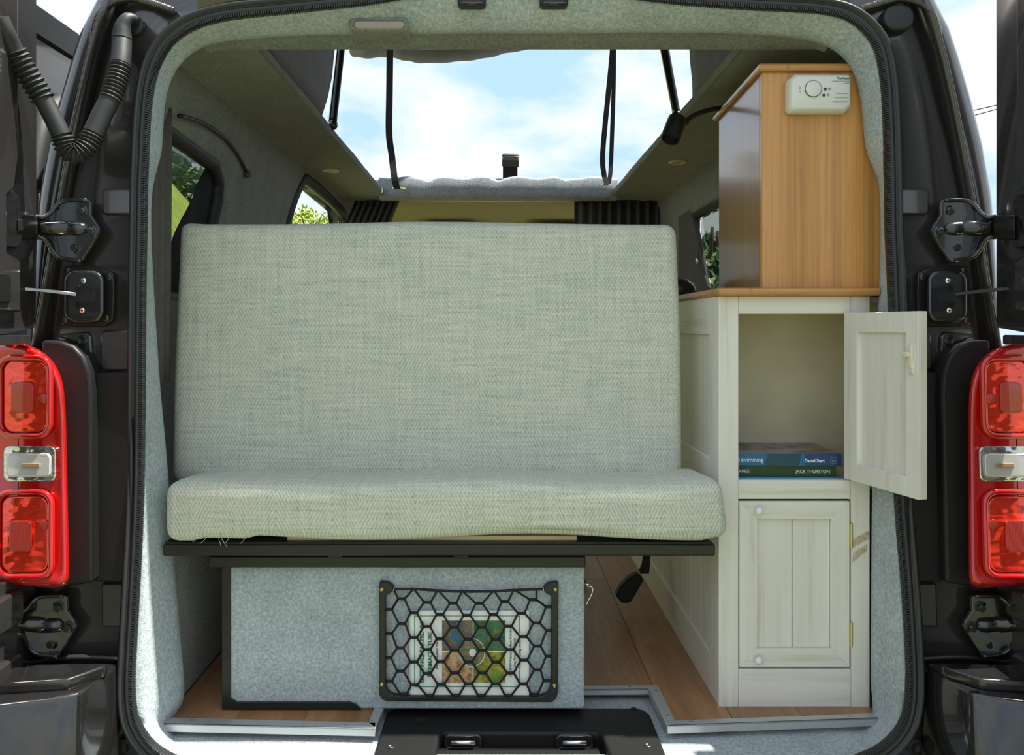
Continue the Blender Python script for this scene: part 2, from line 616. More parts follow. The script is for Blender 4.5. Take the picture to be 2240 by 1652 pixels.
M_ALU = plain('anodised_aluminium', (.50, .52, .52), .40, metal=.45, var=.04, vscale=40)
M_BRASS = plain('brass', (.62, .50, .18), .28, metal=1)
M_OFFWHITE = plain('white_plastic', (.72, .73, .70), .35)
M_IVORY = plain('ivory_plastic', (.72, .66, .50), .35)
M_PORCELAIN = plain('white_knob', (.80, .82, .84), .2, coat=.6)
M_INKD = plain('dark_ink', (.05, .055, .07), .5)
M_GREYINK = plain('grey_ink', (.30, .33, .34), .5)
M_BEIGE = plain('beige_headliner', (.42, .37, .23), .9, var=.06, vscale=20)
M_CURTAIN = plain('curtain_cloth', (.10, .092, .088), .95, var=.15, vscale=60)
M_CURTAIN_B = plain('blackout_cloth', (.012, .013, .018), .9)
M_CANVAS = plain('tent_canvas', (.19, .18, .20), .85, var=.1, vscale=12)
M_STRAP = plain('webbing', (.012, .012, .014), .75, bmp=.3, bscale=600)
M_GLASS = glass('window_glass')
M_GLASS_T = glass('tinted_glass', (.55, .58, .56))
M_RED = lens('red_lens', (.52, .007, .006), amount=0, metal=.25, rough=.12)
M_RED_CELL = lens('red_reflector', (.92, .045, .015), 26, .6, metal=.55, rough=.10, kind='noise')
M_RED_GRID = lens('red_reflex_grid', (.40, .010, .005), 110, .35, metal=.5, kind='bars')
M_CLEAR = lens('clear_lamp', (.62, .60, .55), 40, .35, metal=.9, rough=.08, kind='noise')
M_FROST = plain('frosted_lamp', (.55, .53, .50), .35, metal=.3, coat=.8)
M_AMBER = plain('bulb_amber', (.30, .20, .10), .25, coat=.5)
M_SCREW = plain('screw_steel', (.60, .55, .48), .25, metal=1)

# ================================================================== THE SETTING
# ground, bank
m_grass, nt, b = new_mat('meadow_grass')
gf = noise_n(nt, obj_coord(nt), 1.6, 6, .7)
nt.links.new(ramp(nt, gf, [(.3, (.105, .118, .050)), (.7, (.195, .208, .10))]), b.inputs['Base Color'])
b.inputs['Roughness'].default_value = .9
gm = MB()
gm.loft([[Vector((x * 6.0, y * 6.0 + 10, -.62 + .03 * math.sin(x * 2.1 + y))) for x in range(-8, 9)] for y in range(-8, 9)])
gm.build('ground', m_grass, smooth=True, label='mown green grass the van is parked on', cat='lawn', kind='structure')
m_bank, nt, b = new_mat('long_grass')
gf = noise_n(nt, obj_coord(nt, (1, 1, .35)), 9, 6, .7)
nt.links.new(ramp(nt, gf, [(.3, (.17, .23, .03)), (.7, (.40, .44, .07))]), b.inputs['Base Color'])
b.inputs['Roughness'].default_value = .9
bank = MB()
bank.loft([[Vector((-.302 * Y - w, Y + .1 * math.sin(7 * w), -.64 + h * k)) for w, h in ((0, 0), (.10, .9), (.22, 1.5), (.40, 2.1), (.70, 2.45), (1.4, 2.6), (2.2, 2.2), (2.6, 0))] for Y, k in ((3.9, .1), (4.3, .7), (5.0, .88), (6.0, .98), (7.0, 1.1), (7.6, .8), (7.9, .1))])
bank.build('grass_bank', m_bank, smooth=True, label='steep bank of long grass outside the left rear window', cat='bank', kind='structure')

LW, RW = -.74, .785       # inner side walls
ZC = 1.30                 # ceiling lining
def wall_x(z, base, bulge):
    """side walls lean in towards the roof"""
    t = max(0.0, (z - .72) / (ZC - .72))
    return base + bulge * t * t
# windows and the open side door, as outlines in depth and height
win_left = [(1.60, .80), (2.02, .80), (2.075, .86), (2.13, 1.06), (2.12, 1.11), (2.06, 1.145), (1.60, 1.165)]
door_left = [(2.72, -.2), (3.80, -.2), (3.80, 1.10), (3.74, 1.19), (3.62, 1.245), (2.96, 1.262), (2.86, 1.235), (2.79, 1.12), (2.745, .95)]
win_right = [(2.30, .84), (3.06, .84), (3.14, 1.10), (3.10, 1.155), (2.30, 1.155)]
win_cab = [(3.92, .55), (4.66, .55), (4.66, 1.15), (3.92, 1.22)]
# left side wall: one carpeted skin with the window and door cut out
def left_outer():
    return [(1.56, -.05), (2.72, -.05)] + [(p[0], max(p[1], -.05)) for p in reversed(door_left[2:])][::-1][::-1]
wl = MB()
outer = [(1.56, -.05), (2.72, -.05)] + [door_left[i] for i in (8, 7, 6, 5, 4, 3, 2)] + [(3.80, -.05), (4.75, -.05), (4.75, ZC), (1.56, ZC)]
wl.sheet(outer, [win_left, win_cab], .06, lambda u, v: Vector((wall_x(v, LW, .075), u, v)))
wl.build('wall_left', M_CARPET_DARK, smooth=True, solid=.012, label='grey carpeted left side wall of the van with window opening', cat='wall', kind='structure')
wr = MB()
wr.sheet([(1.60, -.05), (4.75, -.05), (4.75, ZC), (1.60, ZC)], [win_right, win_cab], .06, lambda u, v: Vector((wall_x(v, RW, -.075), u, v)))
wr.build('wall_right', M_CARPET_DARK, smooth=True, solid=.012, label='grey carpeted right side wall behind the cabinets', cat='wall', kind='structure')

# ceiling lining with the roof aperture
AX0, AX1, AY0, AY1 = -.485, .503, 1.652, 3.54
ce = MB()
def ceil_map(u, v):
    e = max(0.0, abs(u - .022) - .62) / .07
    return Vector((u, v, ZC - .018 * e * e))
ce.sheet([(-.668, 1.605), (.712, 1.605), (.712, 3.70), (-.668, 3.70)], [[(AX0, AY0), (AX1, AY0), (AX1, AY1 + .03), (AX0, AY1 + .03)]], .07, ceil_map)
# rounded lip running round the aperture
def lip(p, q, zt):
    """p->q along the edge, rising and rolling outwards"""
    d = (q - p).normalized()
    n = Vector((d.y, -d.x, 0))
    rows = []
    for t in range(0, 9):
        r = []
        for a, z in ((-.030, 0.0), (-.012, .0015), (-.003, .007), (0, .016), (0, zt - .012), (-.004, zt - .004), (-.014, zt), (-.06, zt)):
            w = .0016 * math.sin(t * 2.3 + z * 40)
            r.append(p.lerp(q, t / 8) - n * (a + w) + Vector((0, 0, z)))
        rows.append(r)
    return rows
ce.loft(lip(Vector((AX0, AY1, ZC)), Vector((AX0, AY0, ZC)), .034))
ce.loft(lip(Vector((AX1, AY0, ZC)), Vector((AX1, AY1, ZC)), .034))
ceiling = ce.build('ceiling', M_CARPET_DARK, smooth='auto', weld=False, label='grey carpeted ceiling lining round the open roof', cat='ceiling', kind='structure')
# cab headliner further forward
hl = MB()
hl.loft([[Vector((x, y, z)) for x in (-.66, -.3, 0.02, .34, .70)] for y, z in ((3.66, 1.292), (3.9, 1.30), (4.3, 1.30), (4.6, 1.27), (4.8, 1.22))])
hl.build('cab_headliner', M_BEIGE, smooth=True, label='beige cab headliner beyond the front roof rail', cat='headliner', kind='structure')
# front cross rail with a scalloped top edge
fr = MB()
rows = []
for i in range(61):
    t = i / 60
    x = AX0 - .02 + (AX1 - AX0 + .04) * t
    dip = 0
    for c in (.21, .50, .78):
        dip = max(dip, math.exp(-((t - c) / .022) ** 2))
    zt = ZC + .082 - .012 * dip - .004 * math.sin(t * 40)
    y = AY1 + .012 * math.sin(t * PI) * -1
    rows.append([Vector((x, y + .10, ZC - .012)), Vector((x, y + .02, ZC - .012)), Vector((x, y + .004, ZC - .004)), Vector((x, y, ZC + .012)), Vector((x, y, zt - .014)),
                 Vector((x, y + .005, zt - .003)), Vector((x, y + .02, zt)), Vector((x, y + .10, zt - .004))])
fr.loft(rows)
M_RAIL = carpet('rail_carpet', (.24, .29, .34), (.52, .55, .58), .8)
front_rail = fr.build('trim_1', M_RAIL, smooth=True, label='carpeted cross rail at the front of the roof opening', cat='roof rail', kind='structure')
bar = MB().box(-.55, .545, 3.72, 3.80, 1.33, 1.408)
bar.build('trim_2', M_RAIL, bevel=.01, label='padded bar on the roof edge behind the cross rail', cat='roof bar', kind='structure')

# floor: base, laminate planks, aluminium edge strips, sill carpet
fl = MB().box(-.75, .775, 1.70, 4.7, -.03, -.012).box(-.66, -.232, 1.545, 1.70, -.03, -.012).box(.335, .775, 1.575, 1.70, -.03, -.012)
floor = fl.build('floor', M_PLY, bevel=0, label='wood laminate floor of the van laid in planks', cat='floor', kind='structure')
cuts = [-.622, -.49, -.36, -.2245, -.095, .036, .170, .321, .445, .580, .725]
for a, c in zip(cuts, cuts[1:]):
    y0 = 1.668 if (a > -.23 and c < .33) else 1.532 if a < 0 else 1.53 if a < .33 else 1.548 if a < .5 else 1.560
    ys = [y0]
    y = y0 + random.uniform(.35, 1.0)
    while y < 3.7:
        ys.append(y)
        y += random.uniform(.9, 1.2)
    ys.append(4.0)
    for p, q in zip(ys, ys[1:]):
        box('plank', M_LAMINATE, floor, a + .0004, c - .0004, p + .0004, q - .0004, -.012, 0.0, bevel=.0008, segs=1)
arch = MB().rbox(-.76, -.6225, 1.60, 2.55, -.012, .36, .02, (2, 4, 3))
arch.build('trim_10', M_CARPET_DARK, smooth='auto', label='carpeted wheel arch box beside the bench on the left', cat='wheel arch', kind='structure')  # darkened carpet puts the deep shade beside the bench into the colour
# sill carpet
si = MB()
si.sheet([(-.72, 1.44), (.78, 1.44), (.78, 1.72), (-.72, 1.72)], [[(-.20, 1.46), (.28, 1.46), (.28, 1.60), (-.20, 1.60)]], .05, lambda u, v: Vector((u, v, -.024 - .006 * max(0, (1.50 - v) / .1))))
si.build('floor_sill', M_CARPET, smooth=True, solid=.006, label='pale grey carpet on the rear sill', cat='carpet', kind='structure')

# metal edge strips
def strip(name, label, ftl, ftr, btl, btr, drop, screws, back=True):
    """front top left/right, back top left/right: an L-shaped edging"""
    o = MB()
    dz = Vector((0, 0, -drop))
    th = Vector((0, .0035, 0))
    o.hexa([ftl, ftr, btr, btl], [p + Vector((0, 0, -.003)) for p in (ftl, ftr, btr, btl)])
    o.hexa([ftl, ftr, ftr + dz, ftl + dz], [p + th for p in (ftl, ftr, ftr + dz, ftl + dz)])
    r = o.build(name, M_ALU, bevel=.0008, segs=1, weld=False, label=label, cat='edge strip', kind='structure')
    for s in screws:
        MB().lathe(s, (0, 0, 1), [(-.001, .0035), (.0012, .0035), (.0018, .002), (.0012, .001)], 10).build('screw', M_SCREW, r, smooth='auto')
    return r
zt = .0045
strip('trim_3', 'aluminium edge strip in front of the bench on the left', PZ(357, 1584, zt), PZ(821, 1594, zt), PZ(360, 1569, zt), PZ(822, 1581, zt), .015,
      [PZ(419, 1577, zt), PZ(756, 1587, zt)])
# short return piece at the right end of the left strip
def plan_strip(name, label, pts, z, h, screws):
    o = MB()
    o.prism([Vector((p.x, p.y, z)) for p in pts], [Vector((p.x, p.y, z - h)) for p in pts])
    r = o.build(name, M_ALU, bevel=.0008, segs=1, label=label, cat='edge strip', kind='structure')
    for s in screws:
        MB().lathe(s, (0, 0, 1), [(-.001, .0035), (.0012, .0035), (.0018, .002), (.0012, .001)], 10).build('screw', M_SCREW, r, smooth='auto')
    return r
plan_strip('trim_4', 'short aluminium edge strip beside the black sill panel', [PZ(806, 1581, zt), PZ(821, 1592, zt), PZ(838, 1552, zt), PZ(846, 1515, zt), PZ(831, 1515, zt)], zt, .014, [PZ(811, 1577, zt)])
strip('trim_5', 'long aluminium edge strip in front of the white cabinet', PZ(1460, 1588, zt), PZ(1925, 1571, zt), PZ(1477, 1576, zt), PZ(1912, 1560, zt), .0155,
      [PZ(1512, 1579, zt), PZ(1858, 1567, zt)])
plan_strip('trim_6', 'slanting aluminium edge strip left of the cabinet', [PZ(1460, 1588, zt), PZ(1477, 1576.5, zt), PZ(1440, 1499, zt), PZ(1419, 1508, zt)], zt - .0004, .014, [PZ(1461, 1566, zt), PZ(1434, 1512, zt)])
strip('trim_7', 'aluminium edge strip under the right end of the bench box', PZ(1250, 1510, zt), PZ(1419, 1508, zt), PZ(1250, 1500, zt), PZ(1440, 1499, zt), .011, [PZ(1377, 1503, zt)])

# ------------------------------------------------------------------ carpeted surround of the rear opening
PAIRS_L = [((1128, -34), (1128, 74)), ((1010, -26), (1010, 74)), ((900, -8), (900, 75)), ((800, 8), (800, 76)), ((700, 18), (700, 77)), ((600, 28), (600, 81)), ((530, 35), (545, 86)), ((480, 43), (500, 90)),
           ((420, 62), (446, 103)), ((372, 98), (407, 128)), ((342, 150), (378, 168)), ((328, 215), (363, 218)), ((322, 290), (357, 285)), ((320, 345), (353, 335)), ((318, 385), (341, 380)), ((317, 425), (333, 425)),
           ((316, 500), (331, 500)), ((314, 600), (335, 600)), ((313, 720), (342, 720)), ((312, 850), (351, 850)), ((311, 980), (363, 980)), ((309, 1100), (373, 1110)), ((302, 1250), (383, 1250)),
           ((295, 1380), (395, 1400)), ((290, 1480), (403, 1490)), ((292, 1545), (400, 1535)), ((304, 1590), (385, 1565)), ((335, 1632), (400, 1592)), ((385, 1662), (440, 1608)), ((450, 1680), (480, 1618)), ((700, 1692), (700, 1620)), ((1128, 1694), (1128, 1620))]
PAIRS_R = [((1250, -26), (1250, 74)), ((1360, -9), (1360, 73)), ((1460, 4), (1460, 73)), ((1560, 12), (1560, 73)), ((1660, 18), (1650, 76)), ((1740, 22), (1720, 82)), ((1800, 27), (1770, 90)),
           ((1850, 40), (1812, 104)), ((1890, 68), (1845, 128)), ((1918, 110), (1866, 160)), ((1932, 180), (1880, 205)), ((1937, 260), (1887, 260)), ((1939, 320), (1893, 320)), ((1940, 365), (1908, 365)), ((1941, 405), (1922, 405)),
           ((1942, 500), (1926, 500)), ((1947, 600), (1924, 600)), ((1951, 720), (1918, 720)), ((1956, 850), (1914, 850)), ((1960, 980), (1910, 980)), ((1963, 1100), (1907, 1110)), ((1975, 1250), (1906, 1250)),
           ((1984, 1380), (1905, 1400)), ((1988, 1480), (1905, 1490)), ((1985, 1545), (1908, 1535)), ((1970, 1590), (1905, 1568)), ((1935, 1630), (1870, 1592)), ((1885, 1656), (1830, 1606)), ((1810, 1676), (1790, 1615)), ((1550, 1690), (1550, 1620))]

loop = PAIRS_L + list(reversed(PAIRS_R))
A3 = [P(a[0], a[1], YSF(a[1])) for a, b_ in loop]
def YBF(y):
    return 1.565 + .02 * max(0.0, min(1.0, (1650 - y) / 500.0))
B3 = [P(b_[0], b_[1], YBF(b_[1])) for a, b_ in loop]
A3 = spline(A3, 3, True)
B3 = spline(B3, 3, True)
cen = Vector((.0335, 0, .64))
rows = []
for a, c in zip(A3, B3):
    d = (c - cen)
    d.y = 0
    d.normalize()
    mid1 = a.lerp(c, .30) - Vector((0, .006, 0))
    mid2 = a.lerp(c, .72) - Vector((0, .014, 0))
    rows.append([a + Vector((0, .006, 0)), a.lerp(c, .06) - Vector((0, .004, 0)), mid1, mid2, a.lerp(c, .93) - Vector((0, .008, 0)), c, c + d * .012 + Vector((0, .007, 0)), c + d * .06 + Vector((0, .010, 0)),
                 c + d * (.14 if d.z < .6 else .075) + Vector((0, .011, 0))])
sr = MB().loft(list(map(list, zip(*rows))), cu=True)
surround = sr.build('trim_8', M_CARPET, smooth=True, label='pale grey carpet wrapped round the rear door opening', cat='carpet trim', kind='structure')
# underside of the rear header up to the roof aperture
hd = MB()
hr = []
for a, c in loop:
    if c[1] < 112:
        q = P(c[0], c[1], YBF(c[1]))
        hr.append([q + Vector((0, -.004, .003)), q + Vector((0, .018, -.003)), Vector((q.x, 1.62, ZC - .018)), Vector((q.x, AY0 - .004, ZC - .006)), Vector((q.x, AY0 + .004, ZC + .006)), Vector((q.x, AY0 + .004, ZC + .03)), Vector((q.x, AY0 - .05, ZC + .036))])
hr.sort(key=lambda r: r[0].x)
hd.loft(hr)
hd.build('trim_9', M_CARPET_DARK, smooth=True, label='carpeted underside of the rear roof header', cat='carpet trim', kind='structure')

# windows
def pane(name, outline, fx, label, mat=M_GLASS):
    o = MB()
    o.sheet(outline, [], .12, lambda u, v: Vector((fx(v), u, v)))
    return o.build(name, mat, smooth=True, solid=.004, label=label, cat='window', kind='structure')
def rubber_frame(parent, outline, fx, r=.016):
    pts = [Vector((fx(v), u, v)) for u, v in outline]
    return MB().tube([a.lerp(c, t / 3) for a, c in zip(pts, pts[1:] + pts[:1]) for t in range(3)], r, 8, True).build('window_frame', M_RUBBER, parent, smooth=True)
wx = lambda z: wall_x(z, LW - .035, .075)
w1 = pane('window_1', win_left, wx, 'left rear side window showing green outside', M_GLASS_T)
rubber_frame(w1, win_left, lambda z: wall_x(z, LW - .012, .075), .020)
wx2 = lambda z: wall_x(z, RW + .03, -.075)
w2 = pane('window_2', win_right, wx2, 'right side window with trees outside beyond the bamboo cupboard', M_GLASS_T)
rubber_frame(w2, win_right, lambda z: wall_x(z, RW + .008, -.075), .018)
# door opening trim
d1 = MB().tube(spline([Vector((wall_x(v, LW - .004, .075), u, v)) for u, v in door_left[2:]], 5), .022, 8)
d1.build('door_1', M_RUBBER, smooth=True, label='black rubber edge of the open side doorway', cat='door frame', kind='structure')
# front bulkhead of the cab: dashboard wall and windscreen
wf = MB().sheet([(-.74, -.05), (.785, -.05), (.785, .62), (-.74, .62)], [], .2, lambda u, v: Vector((u, 4.7, v)))
wf.build('wall_front', M_BEIGE, smooth=True, solid=.02, label='beige dashboard wall at the front of the van', cat='wall', kind='structure')
ws = MB().loft([[Vector((x, 4.72, .62)), Vector((x, 4.8, 1.22))] for x in (-.7, 0, .74)])
ws.build('window_3', M_GLASS_T, solid=.004, label='windscreen at the front of the van', cat='window', kind='structure')

# ================================================================== THE VAN BODY
van = thing('camper_van', 'dark grey metallic camper van seen from behind with rear doors open', 'van', (.0335, 1.5, -.62))
# --- rear pillars
PIL = [(-90, 268, 330, 344, 1000), (-40, 236, 296, 310, 760), (0, 211, 262, 277, 500), (30, 196, 250, 265, 400), (60, 180, 238, 254, 352), (90, 170, 224, 243, 328), (120, 160, 212, 233, 312), (220, 131, 184, 208, 294), (320, 106, 155, 181, 290),
       (420, 88, 133, 159, 287), (500, 80, 118, 144, 286), (560, 76, 106, 132, 285), (640, 72, 97, 124, 284), (730, 68, 88, 115, 283), (800, 64, 84, 110, 282), (900, 60, 80, 105, 280), (1100, 55, 75, 100, 278),
       (1280, 45, 64, 80, 272), (1400, 42, 62, 78, 266), (1480, 40, 60, 76, 263), (1560, 40, 60, 76, 270), (1640, 40, 60, 76, 320), (1720, 40, 60, 76, 420)]
for side in (-1, 1):
    rows = []
    for y, o_, cl, cr, se in PIL:
        w = cr - cl
        rows.append([Q(o_ + 40, y, 1.60, side), Q(o_ + 4, y, 1.47, side), Q(o_, y, 1.440, side), Q(o_ + 4, y, 1.418, side), Q(o_ + .55 * (cl - o_), y, 1.408, side), Q(cl - 5, y, 1.412, side), Q(cl, y, 1.420, side),
                     Q(cl + .25 * w, y, 1.446, side), Q(cr - .22 * w, y, 1.448, side), Q(cr, y, 1.424, side), Q(cr + 8, y, 1.418, side), Q(cr + .5 * (se - cr), y, 1.421, side), Q(se - 6, y, 1.419, side), Q(se + 14, y, 1.412, side)])
    MB().loft(rows).build('rear_pillar', M_PAINT, van, smooth=True)
    # pressed ridges in the sheet metal
    for (x0, x1, y0, y1, r) in ((222, 292, 412, 470, 10), (218, 288, 722, 812, 14)):
        pts = [Q(u, v, 1.414, side) for u, v in rrect(x0, x1, y0, y1, r)]
        MB().prism(pts, [p + Vector((0, .02, 0)) for p in pts]).build('pressed_panel', M_PAINT, van, bevel=.004, segs=3)
    # black plastic covers beside the lamp
    pts = [Q(u, v, 1.395, side) for u, v in rrect(203, 290, 815, 1274, 10)]
    MB().prism(pts, [p + Vector((0, .035, 0)) for p in pts]).build('plastic_cover', M_PLASTIC, van, bevel=.004, segs=3)
    hs = [(90, 744), (130, 746), (160, 757), (182, 780), (196, 815), (201, 860), (202, 1276), (150, 1284), (90, 1284)]
    pts = [Q(u, v, 1.372, side) for u, v in hs]
    MB().prism(pts, [p + Vector((0, .06, 0)) for p in pts]).build('lamp_housing', M_PLASTIC, van, bevel=.006, segs=3)
    # triangular lug with its bolt over the housing
    pts = [Q(u, v, 1.412, side) for u, v in ((115, 732), (190, 725), (199, 735), (202, 770), (196, 782), (165, 752))]
    lug = MB().prism(pts, [p + Vector((0, .02, 0)) for p in pts]).build('lug_plate', M_PAINT, van, bevel=.004)
    MB().lathe(Q(181, 745, 1.413, side), (0, -1, 0), [(0, .0105), (.003, .0105), (.0045, .007), (.003, .004)], 14).build('bolt', M_HARD, lug, smooth='auto')
    # small recess plate and bolts low down
    pts = [Q(u, v, 1.412, side) for u, v in rrect(222, 272, 1276, 1372, 5)]
    MB().prism(pts, [p + Vector((0, .015, 0)) for p in pts]).build('pressed_panel', M_PAINT, van, bevel=.003)

    # --- tail lamp
    tl = [(30, 752), (75, 760), (108, 782), (130, 815), (141, 860), (146, 950), (149, 1100), (152, 1240), (149, 1272), (132, 1285), (60, 1283), (0, 1272), (-55, 1250), (-78, 1200), (-84, 1000), (-80, 830), (-60, 780), (-15, 756)]
    tl3 = spline([Vector((a, c, 0)) for a, c in tl], 3, True)
    cx_, cy_ = 40, 1018
    def yd(x):                                  # the lamp wraps round the corner
        return 1.318 + .0000012 * (x - 90) ** 2
    def lr(k, dy):
        return [Q(cx_ + (p.x - cx_) * k, cy_ + (p.y - cy_) * (1 - (1 - k) * .55), yd(cx_ + (p.x - cx_) * k) + dy, side) for p in tl3]
    shell = MB().loft([lr(1.0, .085), lr(1.0, .016), lr(.985, .007), lr(.95, .002), lr(.90, 0), lr(.84, .003), lr(.6, .004), lr(.3, .004), lr(.01, .004)], cu=True)
    lamp = shell.build('tail_lamp', M_RED, van, smooth=True, label='red rear lamp cluster with clear reversing light')
    def cell(name, mat, x0, x1, y0, y1, r, lift, depth, bev=.003):
        pts2 = rrect(x0, x1, y0, y1, r, 5)
        f_ = [Q(u, v, yd(u) - lift, side) for u, v in pts2]
        g_ = [Q(u, v, yd(u) - lift + depth, side) for u, v in pts2]
        n = len(f_)
        return MB().prism(f_, g_).build(name, mat, lamp, bevel=bev, segs=3)
    def ringo(name, mat, x0, x1, y0, y1, r, lift, rad):
        return MB().tube([Q(u, v, yd(u) - lift, side) for u, v in rrect(x0, x1, y0, y1, r, 6)], rad, 8, True).build(name, mat, lamp, smooth=True)
    cell('reflector', M_RED_CELL, 8, 104, 790, 946, 22, .002, .010)
    ringo('lens_rim', M_RED, 0, 110, 782, 954, 28, .001, .0055)
    cell('reflex_grid', M_RED_GRID, 24, 74, 836, 904, 12, .005, .006)
    cell('reflector', M_RED_CELL, 4, 106, 1086, 1252, 22, .002, .010)
    ringo('lens_rim', M_RED, -4, 113, 1076, 1262, 28, .001, .0055)
    cell('reflex_grid', M_RED_GRID, 20, 70, 1138, 1208, 12, .005, .006)
    cell('reversing_lens', M_CLEAR, 8, 123, 976, 1054, 14, .004, .012)
    cell('frosted_plate', M_FROST, 14, 111, 992, 1044, 10, .0065, .008)
    cell('bulb_slot', M_AMBER, 46, 86, 1014, 1023, 3, .0085, .006, .001)
    for yy in (872, 1148):
        MB().lathe(Q(96, yy, yd(96) - .001, side), (0, -1, 0), [(0, .010), (.003, .009), (.004, .006)], 14).build('bulb_socket', M_RED_GRID, lamp, smooth='auto')

    # --- hinges
    def hinge(dx, dy):
        q = lambda x, y, Y: Q(x + dx, y + dy, Y, side)
        out = [(140, 438), (170, 435), (194, 436), (199, 444), (198, 470), (213, 492), (218, 504), (214, 515), (196, 545), (184, 562), (180, 572), (152, 571), (128, 565), (114, 549), (103, 528), (92, 521), (80, 519), (80, 475), (94, 475), (108, 468), (122, 451)]
        f_ = [q(x, y, 1.394 - (.020 if x < 96 else .010 if x < 125 else 0)) for x, y in out]
        g_ = [p + Vector((0, .008, 0)) for p in f_]
        hg = MB().prism(f_, g_).build('door_hinge', M_BUMPER, van, bevel=.0025, segs=2, label='dark steel door hinge bolted to the pillar')
        # flanged edges along the arm
        for pts in ([(78, 474, 1.366), (96, 475, 1.370), (112, 465, 1.378), (126, 448, 1.386), (145, 439, 1.390), (190, 438, 1.392)], [(78, 519, 1.366), (94, 521, 1.370), (106, 532, 1.378), (117, 552, 1.386), (134, 565, 1.390), (178, 571, 1.392)]):
            MB().tube(spline([q(*p) for p in pts], 5), .0042, 8).build('flange', M_BUMPER, hg, smooth=True)
        rib = [q(x, 500 + .0 * x, 1.0) for x in (0,)]
        MB().tube(spline([q(90, 498, 1.372), q(118, 499, 1.378), (q(135, 499, 1.384)), q(152, 500, 1.392), q(176, 501, 1.392), q(186, 501, 1.399)], 5), [.011 + .004 * math.sin(i / 25 * PI) for i in range(26)], 12).build('rib', M_BUMPER, hg, smooth=True)
        # socket on the door side
        sk = MB().box(0, 1, 0, 1, 0, 1)
        sk = MB().hexa([q(36, 470, 1.296), q(82, 472, 1.352), q(82, 522, 1.352), q(36, 526, 1.296)], [q(36, 470, 1.335), q(82, 472, 1.378), q(82, 522, 1.378), q(36, 526, 1.335)])
        sk.build('hinge_knuckle', M_HARD, hg, bevel=.003)
        MB().hexa([q(39, 480, 1.294), q(54, 480, 1.312), q(54, 505, 1.312), q(39, 505, 1.294)], [q(39, 480, 1.31), q(54, 480, 1.325), q(54, 505, 1.325), q(39, 505, 1.31)]).build('latch_plate', M_DARKSTEEL, hg, bevel=.001)
        for bx, by in ((180, 463), (201, 507), (165, 542)):
            c = q(bx, by, 1.3945)
            MB().lathe(c, (0, -1, 0), [(0, .0115), (.0015, .0115), (.002, .009)], 20).build('washer', M_BUMPER, hg, smooth='auto')
            MB().hexbolt(c + Vector((0, -.0015, 0)), (0, -1, 0), .0072, .006).build('bolt', M_DARKSTEEL, hg)
    hinge(0, 0)
    hinge(-52, 866)

    # --- door check with its strap
    out = [(140, 582), (185, 580), (220, 585), (248, 598), (250, 640), (247, 700), (225, 714), (160, 716), (134, 706), (135, 640)]
    f_ = [Q(x, y, 1.410, side) for x, y in out]
    dc = MB().prism(f_, [p + Vector((0, .006, 0)) for p in f_]).build('door_check', M_HARD, van, bevel=.002, label='black door check plate with strap')
    f_ = [Q(x, y, 1.384, side) for x, y in rrect(140, 227, 591, 707, 26, 5)]
    g_ = [Q(x, y, 1.412, side) for x, y in rrect(140, 227, 591, 707, 26, 5)]
    cov = MB().prism(f_, g_).build('check_cover', M_BUMPER, dc, bevel=.006, segs=4)
    f_ = [Q(x, y, 1.3835, side) for x, y in rrect(152, 206, 636, 660, 4, 3)]
    MB().prism(f_, [p + Vector((0, .004, 0)) for p in f_]).build('strap_slot', M_CURTAIN_B, cov)
    for bx, by in ((183, 614), (180, 679)):
        MB().lathe(Q(bx, by, 1.385, side), (0, -1, 0), [(0, .005), (.002, .005), (.003, .003), (.001, .002)], 12).build('screw', M_CHROME, dc, smooth='auto')
    for bx, by in ((146, 590), (237, 606), (231, 696), (140, 701)):
        MB().lathe(Q(bx, by, 1.411, side), (0, -1, 0), [(0, .0068), (.002, .0068), (.0035, .004), (.0015, .0028)], 14).build('bolt', M_DARKSTEEL, dc, smooth='auto')
    st = [Q(-40, 622, 1.300, side), Q(30, 630, 1.332, side), Q(90, 635, 1.352, side), Q(150, 642, 1.378, side), Q(190, 648, 1.392, side)]
    sp = MB()
    for a, c in zip(st, st[1:]):
        n = Vector((0, 0, .0032))
        w = Vector((.0, .010, 0))
        sp.hexa([a - n, c - n, c + n, a + n], [a - n + w, c - n + w, c + n + w, a + n + w])
    sp.build('check_strap', M_STRAPSTEEL if side < 0 else M_HARD, dc, bevel=.001)

    # --- rear door, folded back square to the body
    sx = P(78, 700, 1.48).x if side < 0 else P(2181, 700, 1.48).x
    ex = sx + side * .055
    zt_, zb_ = 1.40, -.32
    hy = 1.482
    oy = .07
    outl = [(hy, zt_), (hy, .735), (1.345, .72), (1.345, .315), (hy, .285), (hy, zb_), (.66, zb_), (.66, zt_)]
    hole = [(1.26, .86), (1.29, .90), (1.29, 1.24), (1.25, 1.29), (.74, 1.29), (.74, .86)]
    dd = MB()
    dd.sheet(outl, [hole], .08, lambda u, v: Vector((sx, u, v)))
    dd.sheet(outl, [hole], .08, lambda u, v: Vector((ex, u, v)))
    for poly in (outl, hole):
        n = len(poly)
        for i in range(n):
            (a, c), (d, e) = poly[i], poly[(i + 1) % n]
            k = max(1, int(math.hypot(d - a, e - c) / .08))
            dd.loft([[Vector((xx, a + (d - a) * t / k, c + (e - c) * t / k)) for t in range(k + 1)] for xx in (sx, ex)])
    door = dd.build('rear_door', M_PAINT, van, bevel=.006, segs=3, label='open rear door of the van')
    MB().sheet(hole, [], .2, lambda u, v: Vector((sx + side * .03, u, v))).build('door_glass', M_GLASS, door)
    # raised inner pressings and trim
    tr = [(1.338, 1.38), (1.338, 1.03), (1.326, .97), (1.305, .955), (1.305, .86), (1.345, .85), (1.345, .76), (.9, .76), (.9, .82), (1.24, .84), (1.25, 1.28), (1.2, 1.38)]
